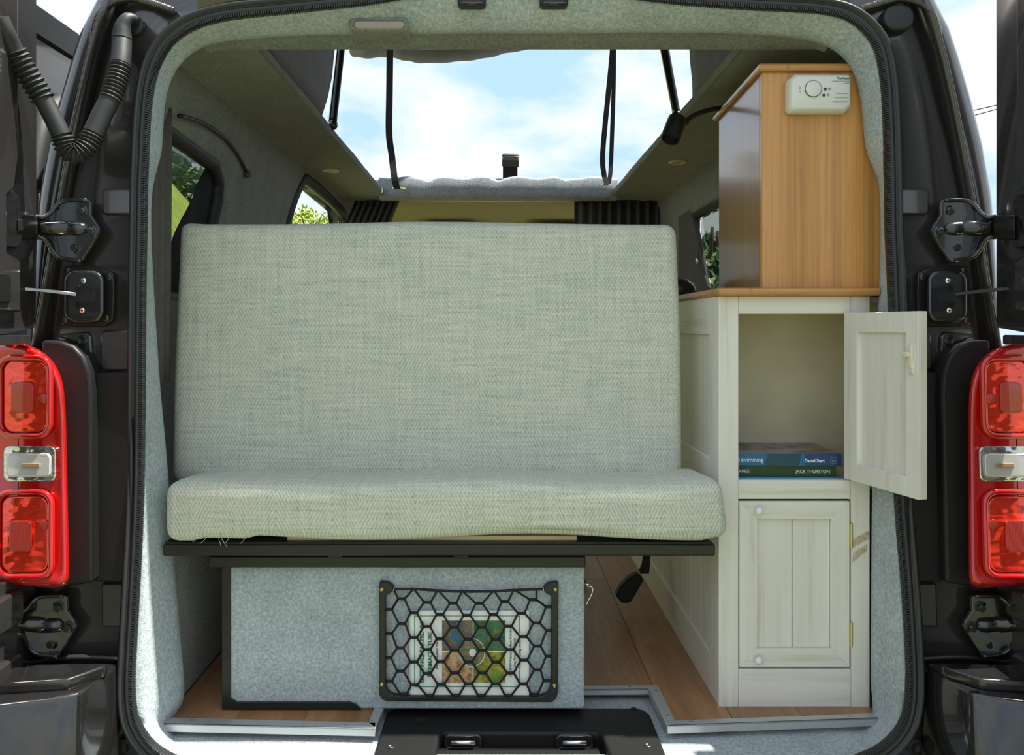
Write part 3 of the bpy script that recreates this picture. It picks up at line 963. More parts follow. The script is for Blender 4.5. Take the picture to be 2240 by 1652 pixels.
    pr = [Vector((sx - side * .012, u + oy, v)) for u, v in tr]
    MB().prism(pr, [p + Vector((side * .014, 0, 0)) for p in pr]).build('inner_pressing', M_PAINT, door, bevel=.005, segs=3)
    pr = [Vector((sx - side * .010, u + oy, v)) for u, v in rrect(1.20, 1.352, .868, .965, .02)]
    MB().prism(pr, [p + Vector((side * .012, 0, 0)) for p in pr]).build('access_cover', M_BUMPER, door, bevel=.004)
    pr = [Vector((sx - side * .016, u + oy, v)) for u, v in rrect(1.16, 1.31, .775, .825, .01)]
    MB().prism(pr, [p + Vector((side * .02, 0, 0)) for p in pr]).build('strap_bracket', M_HARD, door, bevel=.003)
    pr = [Vector((sx - side * .020, u + oy, v)) for u, v in rrect(1.10, 1.362, .705, .722, .004)]
    MB().prism(pr, [p + Vector((side * .02, 0, 0)) for p in pr]).build('lower_flange', M_PAINT, door, bevel=.002)
    pr = [Vector((sx - side * .012, u + oy, v)) for u, v in rrect(1.0, 1.355, .225, .285, .012)]
    MB().prism(pr, [p + Vector((side * .02, 0, 0)) for p in pr]).build('inner_pressing', M_PAINT, door, bevel=.005)
    pr = [Vector((sx - side * .012, u + oy, v)) for u, v in rrect(1.0, 1.352, .10, .175, .012)]
    MB().prism(pr, [p + Vector((side * .02, 0, 0)) for p in pr]).build('inner_pressing', M_PAINT, door, bevel=.005)

    # --- bumper corner with step pad
    zt_ = .142
    def bx_(k, z):
        base = [(-1.02, 1.27), (-.80, 1.285), (-.705, 1.315), (-.672, 1.335), (-.662, 1.36), (-.660, 1.455), (-1.02, 1.455)]
        out_ = []
        for u, v in base:
            X = u + (.018 * k if u > -.9 else 0) - .006
            Yv = v - .05 * k if v < 1.40 else v
            out_.append(Vector((X if side < 0 else .095 - X, Yv, z)))
        return out_
    bp = MB()
    bp.loft([bx_(0, zt_), bx_(.10, zt_ - .02), bx_(.35, .06), bx_(.75, -.04), bx_(1.15, -.14), bx_(1.5, -.34)], cu=True)
    o = len(bp.v)
    bp.add(bx_(0, zt_), [tuple(range(7))])
    bump_ = bp.build('bumper_corner', M_BUMPER, van, bevel=.006, segs=3)
    f_ = [Vector((x if side < 0 else .095 - x, y, zt_ + .018)) for x, y in ((-.82, 1.325), (-.70, 1.345), (-.664, 1.395), (-.664, 1.41), (-.82, 1.405))]
    MB().prism(f_, [p - Vector((0, 0, .02)) for p in f_]).build('step_pad', M_BUMPER, bump_, bevel=.005, segs=3)
    MB().tube(spline([Q(60, 1452, 1.415, side), Q(110, 1443, 1.412, side), Q(180, 1438, 1.410, side), Q(262, 1442, 1.410, side)], 6), .005, 8).build('pressed_ridge', M_PAINT, bump_, smooth=True)
    for bx2, by2, rr in ((243, 1467, .0095), (276, 1633, .014)):
        MB().lathe(Q(bx2, by2, 1.412, side), (0, -1, 0), [(0, rr), (.003, rr), (.005, rr * .6), (.003, rr * .3)], 16).build('plug', M_PLASTIC, van, smooth='auto')

    # --- ribbed bead of sealer over the roof joint
    pts = spline([Q(206, 92, 1.404, side), Q(206, 70, 1.402, side), Q(212, 45, 1.401, side), Q(224, 22, 1.401, side), Q(246, 5, 1.402, side), Q(285, -4, 1.404, side), Q(320, 4, 1.406, side), Q(352, 14, 1.406, side), Q(380, 24, 1.410, side)], 30)
    MB().tube(pts, [.0075 + .0011 * math.sin(i * 1.9) for i in range(len(pts))], 10).build('seam_bead', M_PAINT, van, smooth=True)

    # --- outer flank of the body
    fx = [(-.690, 1.40), (-.735, 1.28), (-.775, 1.10), (-.81, .90), (-.86, .62), (-.91, .40), (-.94, .1), (-.95, -.32)]
    def flank(v):
        for (xa, za), (xb, zb) in zip(fx, fx[1:]):
            if zb <= v <= za:
                return xa + (xb - xa) * (za - v) / (za - zb)
        return fx[0][0] if v > fx[0][1] else fx[-1][0]
    if side < 0:
        fo = [(1.50, -.32), (2.72, -.32)] + [door_left[i] for i in (8, 7, 6, 5, 4, 3, 2)] + [(3.80, -.32), (5.2, -.32), (5.2, .6), (4.8, .85), (4.7, 1.38), (1.50, 1.38)]
        fh = [[(1.62, .76), (2.55, .76), (2.60, .82), (2.60, 1.16), (2.54, 1.22), (1.62, 1.22)], win_cab]
        MB().sheet(fo, fh, .08, lambda u, v: Vector((flank(v), u, v))).build('side_panel', M_PAINT, van, smooth=True, solid=.004)
    else:
        fo = [(1.50, -.32), (5.2, -.32), (5.2, .6), (4.8, .85), (4.7, 1.38), (1.50, 1.38)]
        MB().sheet(fo, [[(2.3, .78), (3.60, .78), (3.66, .84), (3.66, 1.16), (3.60, 1.22), (2.3, 1.22)], win_cab], .08, lambda u, v: Vector((.075 - flank(v), u, v))).build('side_panel', M_PAINT, van, smooth=True, solid=.004)
    # wheels
    for wy in (2.05, 4.6):
        X = -.865 if side < 0 else .935
        w = MB().lathe((X, wy, -.30), (side, 0, 0), [(-.10, .20), (-.10, .30), (-.08, .32), (.08, .32), (.10, .30), (.10, .20)], 28).build('wheel', M_RUBBER, van, smooth='auto')
        MB().lathe((X, wy, -.30), (side, 0, 0), [(.06, .20), (.10, .20), (.09, .06), (.11, .05)], 20).build('wheel_rim', M_ALU, w, smooth='auto')

# --- rubber door seal round the opening, swept along the opening edge
prof = [(-.001, .012), (-.001, -.004), (.003, -.010), (.008, -.012), (.012, -.007), (.0135, -.006), (.015, -.010), (.020, -.013), (.0245, -.009), (.026, .004), (.026, .03)]
rows = []
n = len(A3)
nrm = []
for i in range(n):
    t = (A3[(i + 1) % n] - A3[i - 1]).normalized()
    q = Vector((t.z, 0, -t.x))
    if q.dot(A3[i] - cen) < 0:
        q = -q
    nrm.append(q)
for i in range(n):
    rows.append([A3[i] + nrm[i] * d + Vector((0, y, 0)) for d, y in prof])
seal = MB().loft(rows, cv=True).build('door_seal', M_SEAL, van, smooth=True)
# rear roof edge above the opening
hdr = []
for i in range(n):
    if A3[i].z > 1.20 and nrm[i].z > .90:
        p = A3[i] + nrm[i] * .022
        hdr.append([p + Vector((0, .012, 0)), p + Vector((0, .004, .012)), Vector((p.x, 1.510, max(p.z + .02, 1.385))), Vector((p.x, 1.530, max(p.z + .03, 1.400))), Vector((p.x, 1.60, max(p.z + .03, 1.400)))])
hdr.sort(key=lambda r: r[0].x)
MB().loft(hdr).build('roof_edge', M_PAINT, van, smooth=True)
# gripping teeth along its inner edge
tm = MB()
acc = 0
for i in range(n):
    a, c = A3[i], A3[(i + 1) % n]
    L = (c - a).length
    t = (c - a) / L
    while acc < L:
        p = a + t * acc
        d = nrm[i]
        k = t * .0013
        f_ = [p - d * .0035 - k, p + d * .003 - k, p + d * .003 + k, p - d * .0035 + k]
        tm.hexa([q + Vector((0, -.011, 0)) for q in f_], [q + Vector((0, .006, 0)) for q in f_])
        acc += .0042
    acc -= L
tm.build('seal_teeth', M_SEAL, seal, weld=False, kind='stuff')

# --- wiring boot between left door and pillar
px_ = [(-2, 40, 1.245), (12, 70, 1.255), (32, 112, 1.275), (62, 165, 1.293), (95, 218, 1.308), (118, 262, 1.316), (134, 296, 1.322), (146, 325, 1.328), (166, 337, 1.334), (188, 322, 1.34), (204, 292, 1.346), (222, 254, 1.352), (240, 218, 1.358), (254, 180, 1.366), (263, 142, 1.374), (266, 105, 1.384), (266, 75, 1.392)]
path = spline([P(p[0], p[1], p[2] + YSF(p[1]) - 1.40) for p in px_], 34)
ys_ = []
rad = []
L = 0
for i, p in enumerate(path):
    if i:
        L += (p - path[i - 1]).length
    u = i / 34
    r = .0150
    if 2.0 <= u < 4.0:
        r = .0178 + .0026 * math.cos(L * 2 * PI / .0092)
    elif 4.0 <= u < 6.0:
        r = .0158
    elif 6.0 <= u < 10.0:
        r = .0172 + .0022 * math.cos(L * 2 * PI / .0066)
    elif 10.0 <= u < 12.0:
        r = .0175
    elif 12.0 <= u < 14.0:
        r = .0172 + .0022 * math.cos(L * 2 * PI / .0072)
    elif u >= 14.0:
        r = .0172
    rad.append(r)
boot = MB().tube(path, rad, 16).build('wiring_boot', M_RUBBER, van, smooth='auto', label='black corrugated rubber cable boot at the left door')
hook = spline([Q(266, 85, 1.388, -1), Q(268, 60, 1.388, -1), Q(278, 42, 1.39, -1), Q(294, 42, 1.40, -1), Q(302, 56, 1.412, -1)], 8)
MB().tube(hook, [.0178 - .0004 * i for i in range(len(hook))], 14).build('boot_elbow', M_RUBBER, boot, smooth=True)
MB().lathe(Q(297, 58, 1.418, -1), (-.1, -1, 0), [(0, .018), (.006, .018), (.010, .014)], 18).build('boot_flange', M_RUBBER, boot, smooth='auto')
MB().lathe(Q(2, 48, 1.250, -1), (1, -.3, 0), [(-.02, .021), (0, .021), (.006, .016)], 18).build('boot_flange', M_RUBBER, boot, smooth='auto')
# blind plug on the right pillar
f_ = [P(x, y, 1.402 + YSF(y) - 1.40) for x, y in rrect(1934, 2003, 9, 66, 28, 6)]
MB().prism(f_, [p + Vector((0, .02, 0)) for p in f_]).build('blind_plug', M_RUBBER, van, bevel=.005, segs=3, label='oval black rubber plug on the right pillar')

# --- rear sill scuff panel with lock strikers
zs = -.009
poly = [(-.215, 1.34), (-.113, 1.34), (-.105, 1.44), (-.104, 1.502), (-.094, 1.514), (.184, 1.514), (.194, 1.502), (.197, 1.44), (.206, 1.34), (.297, 1.34), (.297, 1.585), (.290, 1.603), (.272, 1.611), (-.195, 1.611), (-.212, 1.595)]
sc = MB().prism([Vector((x, y, zs)) for x, y in poly], [Vector((x, y, zs - .034)) for x, y in poly])
scuff = sc.build('scuff_panel', M_PLASTIC, van, bevel=.007, segs=4, label='black plastic sill panel with two lock strikers')
box('panel_recess', M_PLASTIC, scuff, -.22, .30, 1.33, 1.53, -.06, -.034, bevel=.002)
for x0 in (975, 1219):
    f_ = [P(u, v, 1.508) for u, v in rrect(x0, x0 + 76, 1609, 1637, 9, 5)]
    MB().prism(f_, [p + Vector((0, .012, 0)) for p in f_]).build('striker_slot', M_CURTAIN_B, scuff, bevel=.001)
    MB().tube([P(u, v, 1.506) for u, v in rrect(x0, x0 + 76, 1609, 1637, 10, 6)], .0032, 8, True).build('striker_surround', M_BUMPER, scuff, smooth=True)
    MB().tube([P(x0 + 14, 1622, 1.508), P(x0 + 14, 1625, 1.500), P(x0 + 62, 1625, 1.500), P(x0 + 62, 1622, 1.508)], .0048, 10).build('striker_bar', M_CHROME, scuff, smooth=True)
for x, y, r in ((855, 1635, .0065), (1417, 1632, .0065), (1386, 1551, .006), (920, 1577, .012)):
    MB().lathe(PZ(x, y, zs), (0, 0, 1), [(-.002, r), (.001, r), (.002, r * .7), (.0005, r * .4)], 14).build('screw', M_DARKSTEEL if r < .01 else M_HARD, scuff, smooth='auto')

# --- strikers on the header
for x0 in (1001, 1181):
    f_ = [P(u, v, 1.522) for u, v in rrect(x0, x0 + 62, -14, 13, 8, 5)]
    ls = MB().prism(f_, [p + Vector((0, .02, 0)) for p in f_]).build('lock_plate', M_HARD, van, bevel=.003)
    MB().tube([P(x0 + 8, 4, 1.522), P(x0 + 10, 7, 1.512), P(x0 + 52, 7, 1.512), P(x0 + 54, 4, 1.522)], .0035, 8).build('striker_bar', M_BUMPER, ls, smooth=True)

# --- roof skin, raised lid and tent canvas
rs = MB()
rs.sheet([(-.69, 1.545), (.757, 1.545), (.757, 4.7), (-.69, 4.7)], [[(AX0 - .05, AY0 - .03), (AX1 + .05, AY0 - .03), (AX1 + .05, AY1 + .07), (AX0 - .05, AY1 + .07)]], .1, lambda u, v: Vector((u, v, 1.375 if v < 1.6 else 1.345 if v < 3.7 else 1.36)))
rs.build('roof_skin', M_PAINT, van, smooth=True, solid=.006)
ld = MB()
a0, a1 = Vector((0, 1.58, 1.44)), Vector((0, 3.50, 2.07))
ld.hexa([Vector((-.60, a0.y, a0.z)), Vector((.64, a0.y, a0.z)), Vector((.64, a1.y, a1.z)), Vector((-.60, a1.y, a1.z))], [Vector((-.60, a0.y, a0.z + .05)), Vector((.64, a0.y, a0.z + .05)), Vector((.64, a1.y, a1.z + .05)), Vector((-.60, a1.y, a1.z + .05))])
ld.build('roof_lid', M_PAINT, van, bevel=.02, segs=3, label='raised roof lid above the opening')
def canvas(X, edge, label):
    rows = []
    for (yb, zb, yt, zt2) in edge:
        rows.append([Vector((X + .012 * math.sin(9 * yb + 5 * k) * (k / 6) + .02 * math.sin(k * .5), yb + (yt - yb) * k / 6, zb + (zt2 - zb) * k / 6)) for k in range(7)])
    return MB().loft(rows).build('tent_canvas', M_CANVAS, van, smooth=True, solid=.003, label=label)
def lidz(y):
    return 1.44 + (y - 1.58) * .327
canvas(-.505, [(y, 1.335, y + .30 * (y - 1.6), lidz(y + .30 * (y - 1.6))) for y in (1.62, 1.75, 1.9, 2.05, 2.2, 2.3, 2.37)], 'grey tent canvas at the left of the roof opening')
canvas(.522, [(y, 1.335, y + .42 * (y - 1.6), lidz(y + .42 * (y - 1.6))) for y in (1.62, 1.75, 1.85, 1.95, 2.05, 2.12, 2.18)], 'grey tent canvas at the right of the roof opening')
# rolled front canvas hanging under the lid
pts = spline([P(772, 108, 3.62), P(800, 110, 3.6), P(850, 106, 3.6), P(890, 112, 3.58), P(930, 117, 3.57), P(1000, 114, 3.58), P(1060, 108, 3.6), P(1110, 98, 3.62), P(1180, 90, 3.64)], 8)
MB().tube(pts, [.030 + .012 * math.sin(PI * i / (len(pts) - 1)) + .0015 * math.sin(i * .9) for i in range(len(pts))], 12).build('rolled_canvas', M_CANVAS, van, smooth=True, label='rolled up tent canvas under the raised lid')

# --- the side door, slid back along the left flank
so = [(1.60, -.30), (3.02, -.30), (3.02, 1.36), (2.97, 1.415), (1.60, 1.415)]
shole = [(2.12, .86), (2.90, .86), (2.93, .90), (2.90, 1.28), (2.86, 1.32), (2.16, 1.32), (2.12, 1.28)]
sd = MB()
sdx = lambda v: -.985 + .020 * (v + .3) / 1.7
sd.sheet(so, [shole], .1, lambda u, v: Vector((sdx(v), u, v)))
sd.sheet(so, [shole], .1, lambda u, v: Vector((sdx(v) - .05, u, v)))
for poly in (so, shole):
    for i in range(len(poly)):
        (a, c), (d, e_) = poly[i], poly[(i + 1) % len(poly)]
        k = max(1, int(math.hypot(d - a, e_ - c) / .1))
        sd.loft([[Vector((sdx(c + (e_ - c) * t / k) - o_, a + (d - a) * t / k, c + (e_ - c) * t / k)) for t in range(k + 1)] for o_ in (0, .05)])
slide = sd.build('sliding_door', M_PAINT, van, bevel=.010, segs=3, label='side door slid back along the left flank')
MB().sheet(shole, [], .2, lambda u, v: Vector((sdx(v) - .02, u, v))).build('door_glass', M_GLASS, slide)
pr = [Vector((-.958, u, v)) for u, v in ((1.60, 1.41), (2.95, 1.41), (2.95, 1.345), (1.60, 1.345))]
MB().prism(pr, [p - Vector((.02, 0, 0)) for p in pr]).build('door_top_rail', M_HARD, slide, bevel=.004)
arc = spline([Vector((-.955, 1.69, 1.02)), Vector((-.955, 1.735, 1.16)), Vector((-.955, 1.81, 1.225)), Vector((-.955, 1.90, 1.235)), Vector((-.955, 1.97, 1.22)), Vector((-.955, 2.05, 1.18))], 6)
MB().tube(arc, .022, 10).build('window_gasket', M_RUBBER, slide, smooth=True)
pr = [Vector((-.955, u, v)) for u, v in ((1.70, .98), (1.745, 1.15), (1.82, 1.21), (1.92, 1.22), (2.06, 1.18), (2.06, .9), (1.7, .9))]
MB().prism(pr, [p - Vector((.02, 0, 0)) for p in pr]).build('door_window', M_CURTAIN, slide)

# ================================================================== BENCH
YB_ = 1.58
bench = thing('bench_seat', 'low bench base with grey carpeted front and black steel rails', 'bench', (-.17, 1.75, 0))
x0, x1 = P(501, 0, YB_).x, P(1279, 0, YB_).x
z1 = P(0, 1238, YB_).z
fp = MB().rbox(x0, x1, YB_, YB_ + .022, .001, z1, .006, (14, 1, 6))
fp.build('front_panel', M_CARPET, bench, smooth='auto', label='grey felt carpet panel')
box('side_panel', M_PLY, bench, x1 - .016, x1, YB_ + .022, 2.05, .001, z1, .001)
box('side_panel', M_PLY, bench, x0, x0 + .016, YB_ + .022, 2.05, .001, z1, .001)
box('back_panel', M_PLY, bench, x0, x1, 2.05, 2.066, .001, z1, .001)
box('top_board', M_PLY, bench, x0, x1, YB_ + .01, 2.6, z1, z1 + .012, .001)
# flat black corner frame
lx0, lx1 = P(485, 0, 1.577).x, P(504, 0, 1.577).x
fz = P(0, 1536, 1.577).z
out = [(lx0, .002), (P(790, 0, 1.577).x, .002), (P(780, 0, 1.577).x, .012), (P(765, 0, 1.577).x, fz), (lx1 + .012, fz), (lx1, fz + .008), (lx1, z1), (lx0, z1)]
f_ = [Vector((a, 1.577, c)) for a, c in out]
MB().prism(f_, [p + Vector((0, .006, 0)) for p in f_]).build('corner_frame', M_HARD, bench, bevel=.001)
# lower rail and upper rail
def pbar(name, mat, xa, xb, ya, yb, Y, d, bevel=.002):
    a, c = P(xa, yb, Y), P(xb, ya, Y)
    return box(name, mat, bench, a.x, c.x, Y, Y + d, a.z, c.z, bevel)
pbar('lower_rail', M_HARD, 457, 1281, 1218, 1242, 1.556, .03)
for x in (735, 1010):
    pbar('rail_clip', M_HARD, x - 18, x + 14, 1213, 1220, 1.554, .01, .001)
pbar('upper_rail', M_HARD, 356, 1565, 1191, 1217, 1.528, .026, .003)
a, c = P(356, 1191, 1.528), P(1565, 1191, 1.528)
box('rail_flange', M_HARD, bench, a.x + .003, c.x - .006, 1.530, 1.60, a.z - .0005, a.z + .0035, .001)
pbar('slat', M_BOARD, 628, 1262, 1173, 1188, 1.545, .05, .001)
for x in (-.56, -.30, 0, .34):
    box('seat_bearer', M_HARD, bench, x, x + .03, 1.56, 2.35, .302, .331, .002)
box('seat_leg', M_HARD, bench, -.60, -.57, 2.2, 2.23, .0, .305, .002)
# toggle latch on the box end
tl_ = MB().box(x1, x1 + .006, 1.600, 1.622, .218, .240).build('latch_base', M_HARD, bench, bevel=.001)
MB().tube(spline([Vector((x1 + .004, 1.60, .232)), Vector((x1 + .016, 1.60, .230)), Vector((x1 + .017, 1.60, .220)), Vector((x1 + .008, 1.60, .202)), Vector((x1 + .006, 1.60, .196))], 4), .0016, 6).build('latch_wire', M_CHROME, tl_, smooth=True)
MB().tube([Vector((x1, 1.598, .236)), Vector((x1 + .014, 1.598, .236))], .0022, 8).build('latch_bar', M_CHROME, tl_, smooth=True)

def puff(p, c, amp):
    return amp * (math.sin(p.x * 9.3 + 1.2) * math.sin(p.z * 13 + p.x * 3) + .6 * math.sin(p.x * 21 + p.z * 7))
# seat cushion
sx0, sx1 = P(356, 0, 1.507).x, P(1592, 0, 1.507).x
sz1, sz0 = P(0, 1058, 1.507).z, P(0, 1186, 1.507).z
def seat_warp(p):
    q = p.copy()
    u = (p.x - sx0) / (sx1 - sx0)
    q.y += -.004 * math.sin(PI * u * 3) * (1 if p.y < 1.56 else 0)
    if p.y > 1.56:
        q.z -= .010 * (p.y - 1.56) / .15
    if p.z < sz0 + .02:
        q.z += .006 * math.sin(u * 11 + .6) * (1 if .06 < u < .97 else .1) + .004
        if u < .16:
            q.z -= .007
    else:
        q.z += .003 * math.sin(u * 14)
    q.x += .004 * math.sin(p.z * 40) * (1 if u > .9 else 0)
    return q
seat = MB().rbox(sx0, sx1, 1.507, 1.735, sz0, sz1, .024, (40, 6, 6), seat_warp)
seat_o = seat.build('seat_cushion', M_FABRIC, None, smooth=True, label='long sage green herringbone seat cushion lying on the bench', cat='cushion')
th = MB()
for x, dx, dy in ((450, -14, 14), (478, 3, 20), (484, 10, 22), (500, -10, 15), (536, -12, 14), (430, -10, 10)):
    a = P(x, 1178, 1.512)
    th.tube(spline([a, a + Vector((dx * .0004, .004, -dy * .0004)), a + Vector((dx * .0009, .006, -dy * .0008))], 4), .0005, 4)
th.build('loose_thread', M_FABRIC, seat_o, kind='stuff')
# back cushion
bx0, bx1 = P(371, 0, 1.69).x, P(1496, 0, 1.69).x
bz0, bz1 = P(0, 1060, 1.69).z, P(0, 487, 1.715).z
def back_warp(p):
    q = p.copy()
    t = (p.z - bz0) / (bz1 - bz0)
    u = (p.x - bx0) / (bx1 - bx0)
    q.y += .028 * t
    q.x += .006 * t * (1 - 2 * u) - .003 * math.sin(PI * t) * (1 - 2 * u)
    if p.y < 1.72:
        q.y -= .010 * math.sin(PI * min(1, max(0, t))) * math.sin(PI * u) + .0025 * math.sin(u * 17 + t * 6)
    if t > .97:
        q.z += -.003 * math.sin(PI * u * 1.0) * -1 + (.006 if u < .03 else 0) * (1 - u / .03 if u < .03 else 0) - .002 * math.sin(u * 9)
    return q
back = MB().rbox(bx0, bx1, 1.69, 1.80, bz0, bz1, .024, (36, 3, 20), back_warp)
back.build('back_cushion', M_FABRIC, None, smooth=True, label='large sage green herringbone back cushion standing behind the seat cushion', cat='cushion')
# backrest board behind it
br = thing('backrest_board', 'plywood board behind the green back cushion', 'board', (-.15, 1.85, .30))
box('board', M_PLY, br, bx0 + .03, bx1 - .03, 1.832, 1.844, .335, .90, .001)
box('bracket', M_HARD, br, -.55, -.52, 1.844, 1.90, .30, .60, .001)
box('bracket', M_HARD, br, .25, .28, 1.844, 1.90, .30, .60, .001)

# ------------------------------------------------------------------ elastic net pocket with a book
net = thing('storage_net', 'black elastic net pocket in a plastic frame on the bench front', 'net', (P(1025, 0, 1.57).x, 1.57, P(0, 1538, 1.57).z))
YF = 1.566
def NX(cx, cy, Y=YF):
    return P(780 + cx / 3.824, 1220 + cy / 3.824, Y)
fo = [(190, 212), (200, 203), (262, 208), (305, 240), (308, 268), (292, 292), (250, 318), (243, 345), (243, 1075), (262, 1125), (300, 1152), (360, 1160), (1520, 1165), (1585, 1150), (1615, 1110), (1625, 1050), (1632, 330), (1622, 318), (1585, 300), (1566, 275),
      (1568, 245), (1610, 212), (1680, 204), (1690, 215), (1682, 1140), (1670, 1185), (1630, 1213), (260, 1206), (215, 1190), (190, 1150)]
f_ = [NX(*p) for p in fo]
MB().prism(f_, [p + Vector((0, .013, 0)) for p in f_]).build('net_frame', M_HARD, net, bevel=.002)
for cx, cy in ((210, 267), (1663, 267), (210, 1062), (1655, 1073)):
    c = NX(cx, cy, YF)
    MB().lathe(c, (0, -1, 0), [(-.001, .0036), (.0012, .0036), (.0018, .0026), (.0008, .0015)], 12).build('screw', M_BRASS, net, smooth='auto')
for cx, cy in ((312, 265), (1563, 265)):
    MB().ball(NX(cx, cy, YF + .003), .0026, .0026, .0026, 6).build('cord_bead', M_CHROME, net, smooth=True)
nr = [(345, [375, 592, 808, 1025, 1240, 1478], [0, 30, 36, 38, 24, 8]),
      (462, [268, 478, 696, 922, 1145, 1378, 1612], [-28, 0, 14, 22, 16, 4, -50]),
      (553, [380, 588, 815, 1048, 1270, 1505], [0, 24, 30, 30, 22, -6]),
      (640, [268, 478, 698, 935, 1165, 1395, 1615], [-4, 30, 40, 44, 46, 22, -30]),
      (756, [365, 590, 822, 1052, 1285, 1512], [0, 14, 20, 20, 14, -16]),
      (850, [262, 478, 703, 938, 1168, 1400, 1612], [-12, 24, 22, 24, 26, 8, -24]),
      (950, [365, 593, 822, 1053, 1288, 1512], [0, 20, 16, 16, 16, -10]),
      (1045, [270, 485, 706, 938, 1165, 1395, 1592], [-10, 20, 15, 12, 12, 12, -15]),
      (1148, [392, 612, 830, 1042, 1268, 1488], [-6, 4, 4, 4, 4, -4])]
def net_y(cx, cy):
    """the net bulges over the book"""
    u, w = (cx - 930) / 720, (cy - 780) / 420
    return YF + .002 - .009 * max(0, 1 - u * u) * max(0, 1 - w * w * .6)
hw = 27
nm = MB()
grid = []
for y, xs, ds in nr:
    grid.append([(x, y + d) for x, d in zip(xs, ds)])
def cord(a, c):
    pts = [NX(a[0] + (c[0] - a[0]) * t / 4, a[1] + (c[1] - a[1]) * t / 4, net_y(a[0] + (c[0] - a[0]) * t / 4, a[1] + (c[1] - a[1]) * t / 4)) for t in range(5)]
    nm.tube(pts, .0021, 6)
for gi, g in enumerate(grid):
    for (x, y) in g:
        a, c = (x - hw, y), (x + hw, y)
        if x < 300: a = (246, y)
        if x > 1580: c = (1632, y)
        nm.tube([NX(a[0], a[1], net_y(*a)), NX(c[0], c[1], net_y(*c))], .0030, 6)
for g, h in zip(grid, grid[1:]):
    for (x, y) in g:
        for (u, w) in h:
            if 60 < u - x < 160:
                cord((x + hw, y), (u - hw, w))
            elif -160 < u - x < -60:
                cord((x - hw, y), (u + hw, w))
# top cord and the loops on to it
topc = [(312, 265), (480, 264), (680, 276), (890, 284), (1145, 282), (1320, 272), (1563, 265)]
tops = [(315, 268), (478, 266), (682, 277), (888, 284), (1148, 280), (1322, 270), (1515, 266)]
nm.tube(spline([NX(x, y, YF + .001) for x, y in topc], 6), .0026, 8)
for i, (x, y) in enumerate(grid[0]):
    a, c = tops[i], tops[i + 1]
    cord((a[0] + (8 if i else 0), a[1] + 6), (x - hw, y))
    cord((c[0] - 10, c[1] + 6), (x + hw, y))
cord((1478 + hw, grid[0][-1][1]), (1612 - hw, grid[1][-1][1]))
cord((375 - hw, grid[0][0][1]), (268 + hw, grid[1][0][1]))
nm.build('cord_net', M_STRAP, net, smooth=True, weld=False)

M_PAGE = plain('cover_white', (.86, .86, .82), .4)
M_GREENINK = plain('green_ink', (.01, .22, .13), .5)
bk = thing('permaculture_book', 'white paperback with green title lying sideways behind the net', 'book', (P(1027, 0, 1.574).x, 1.574, P(0, 1522, 1.574).z))
YK = 1.5725
def BK(x, y, d=0):
    return P(x, y, YK - d)
def bkq(name, mat, pts, d, t=.0006, parent=None):
    f_ = [BK(x, y, d) for x, y in pts]
    return MB().prism(f_, [p + Vector((0, t, 0)) for p in f_]).build(name, mat, parent or bk)
cover = bkq('cover', M_PAGE, [(897, 1337), (1157, 1337), (1157, 1522), (899, 1522)], 0, .0062)
bkq('page_edge', plain('page_edge', (.62, .60, .66), .8), [(894, 1337), (897, 1337), (899, 1521), (896, 1521)], -.001, .005)
for pts in ([(906, 1347), (1137, 1347), (1137, 1348.5), (906, 1348.5)], [(906, 1502), (1137, 1502), (1137, 1503.5), (906, 1503.5)], [(906, 1347), (907.5, 1347), (907.5, 1503), (906, 1503)], [(1135.5, 1347), (1137, 1347), (1137, 1385), (1135.5, 1385)], [(1135.5, 1466), (1137, 1466), (1137, 1503), (1135.5, 1503)]):
    bkq('border_line', M_GREENINK, pts, .0003, .0004)
pics = [((967, 1358, 1034, 1424), [(.015, .015, .01), (.28, .15, .05), (.02, .10, .20), (.42, .30, .16)], 1.3),
        ((1036, 1358, 1105, 1424), [(.005, .03, .03), (.02, .16, .12), (.10, .16, .03), (.50, .28, .10)], 4.4),
        ((967, 1427, 1034, 1494), [(.02, .012, .008), (.42, .22, .10), (.65, .45, .26), (.25, .08, .04)], 7.9),
        ((1036, 1427, 1105, 1494), [(.01, .015, .005), (.16, .20, .02), (.42, .40, .06), (.60, .42, .22)], 11.2)]
for (a, c, d, e_), cols, sd_ in pics:
    bkq('cover_photo', photo_print('print_%d' % int(sd_ * 10), cols, 95, sd_), [(a, c), (d, c), (d, e_), (a, e_)], .0003, .0004)
def disc(cx, cy, r, n=28):
    return [(cx + r * math.cos(2 * PI * k / n), cy - r * 1.12 * math.sin(2 * PI * k / n)) for k in range(n)]
bkq('photo_ring', M_PAGE, disc(1033, 1428, 28), .0006, .0004)
bkq('round_photo', photo_print('print_round', [(.02, .03, .02), (.05, .18, .06), (.35, .18, .12), (.05, .08, .35)], 120, 2.7), disc(1033, 1428, 26.5), .0009, .0004)
bkq('white_patch', M_PAGE, disc(1034, 1428, 8, 12), .0011, .0003)
bkq('blue_bowl', plain('print_blue', (.02, .13, .22), .4), disc(998, 1392, 12, 14), .0006, .0003)
bkq('green_plant', photo_print('print_plant', [(.05, .18, .03), (.30, .42, .06)], 260, 5), disc(1086, 1482, 12, 14), .0006, .0003)
UP, RT = (0, 0, 1), (1, 0, 0)
def vtext(s, x, y, size, mat, **k):
    lettering(s, mat, bk, BK(x, y, .0009), (0, 0, 1), (-1, 0, 0), size, 'title_lettering', **k)
kp = YK / F
vtext('G', 928, 1494, .0125, M_GREENINK, bold=.0005)
vtext('ETTING', 927, 1483, .0108, M_GREENINK, bold=.0003, space=1.05)
vtext('S', 928, 1438, .0125, M_GREENINK, bold=.0005)
vtext('TARTED', 927, 1428, .0108, M_GREENINK, bold=.0003, space=1.02)
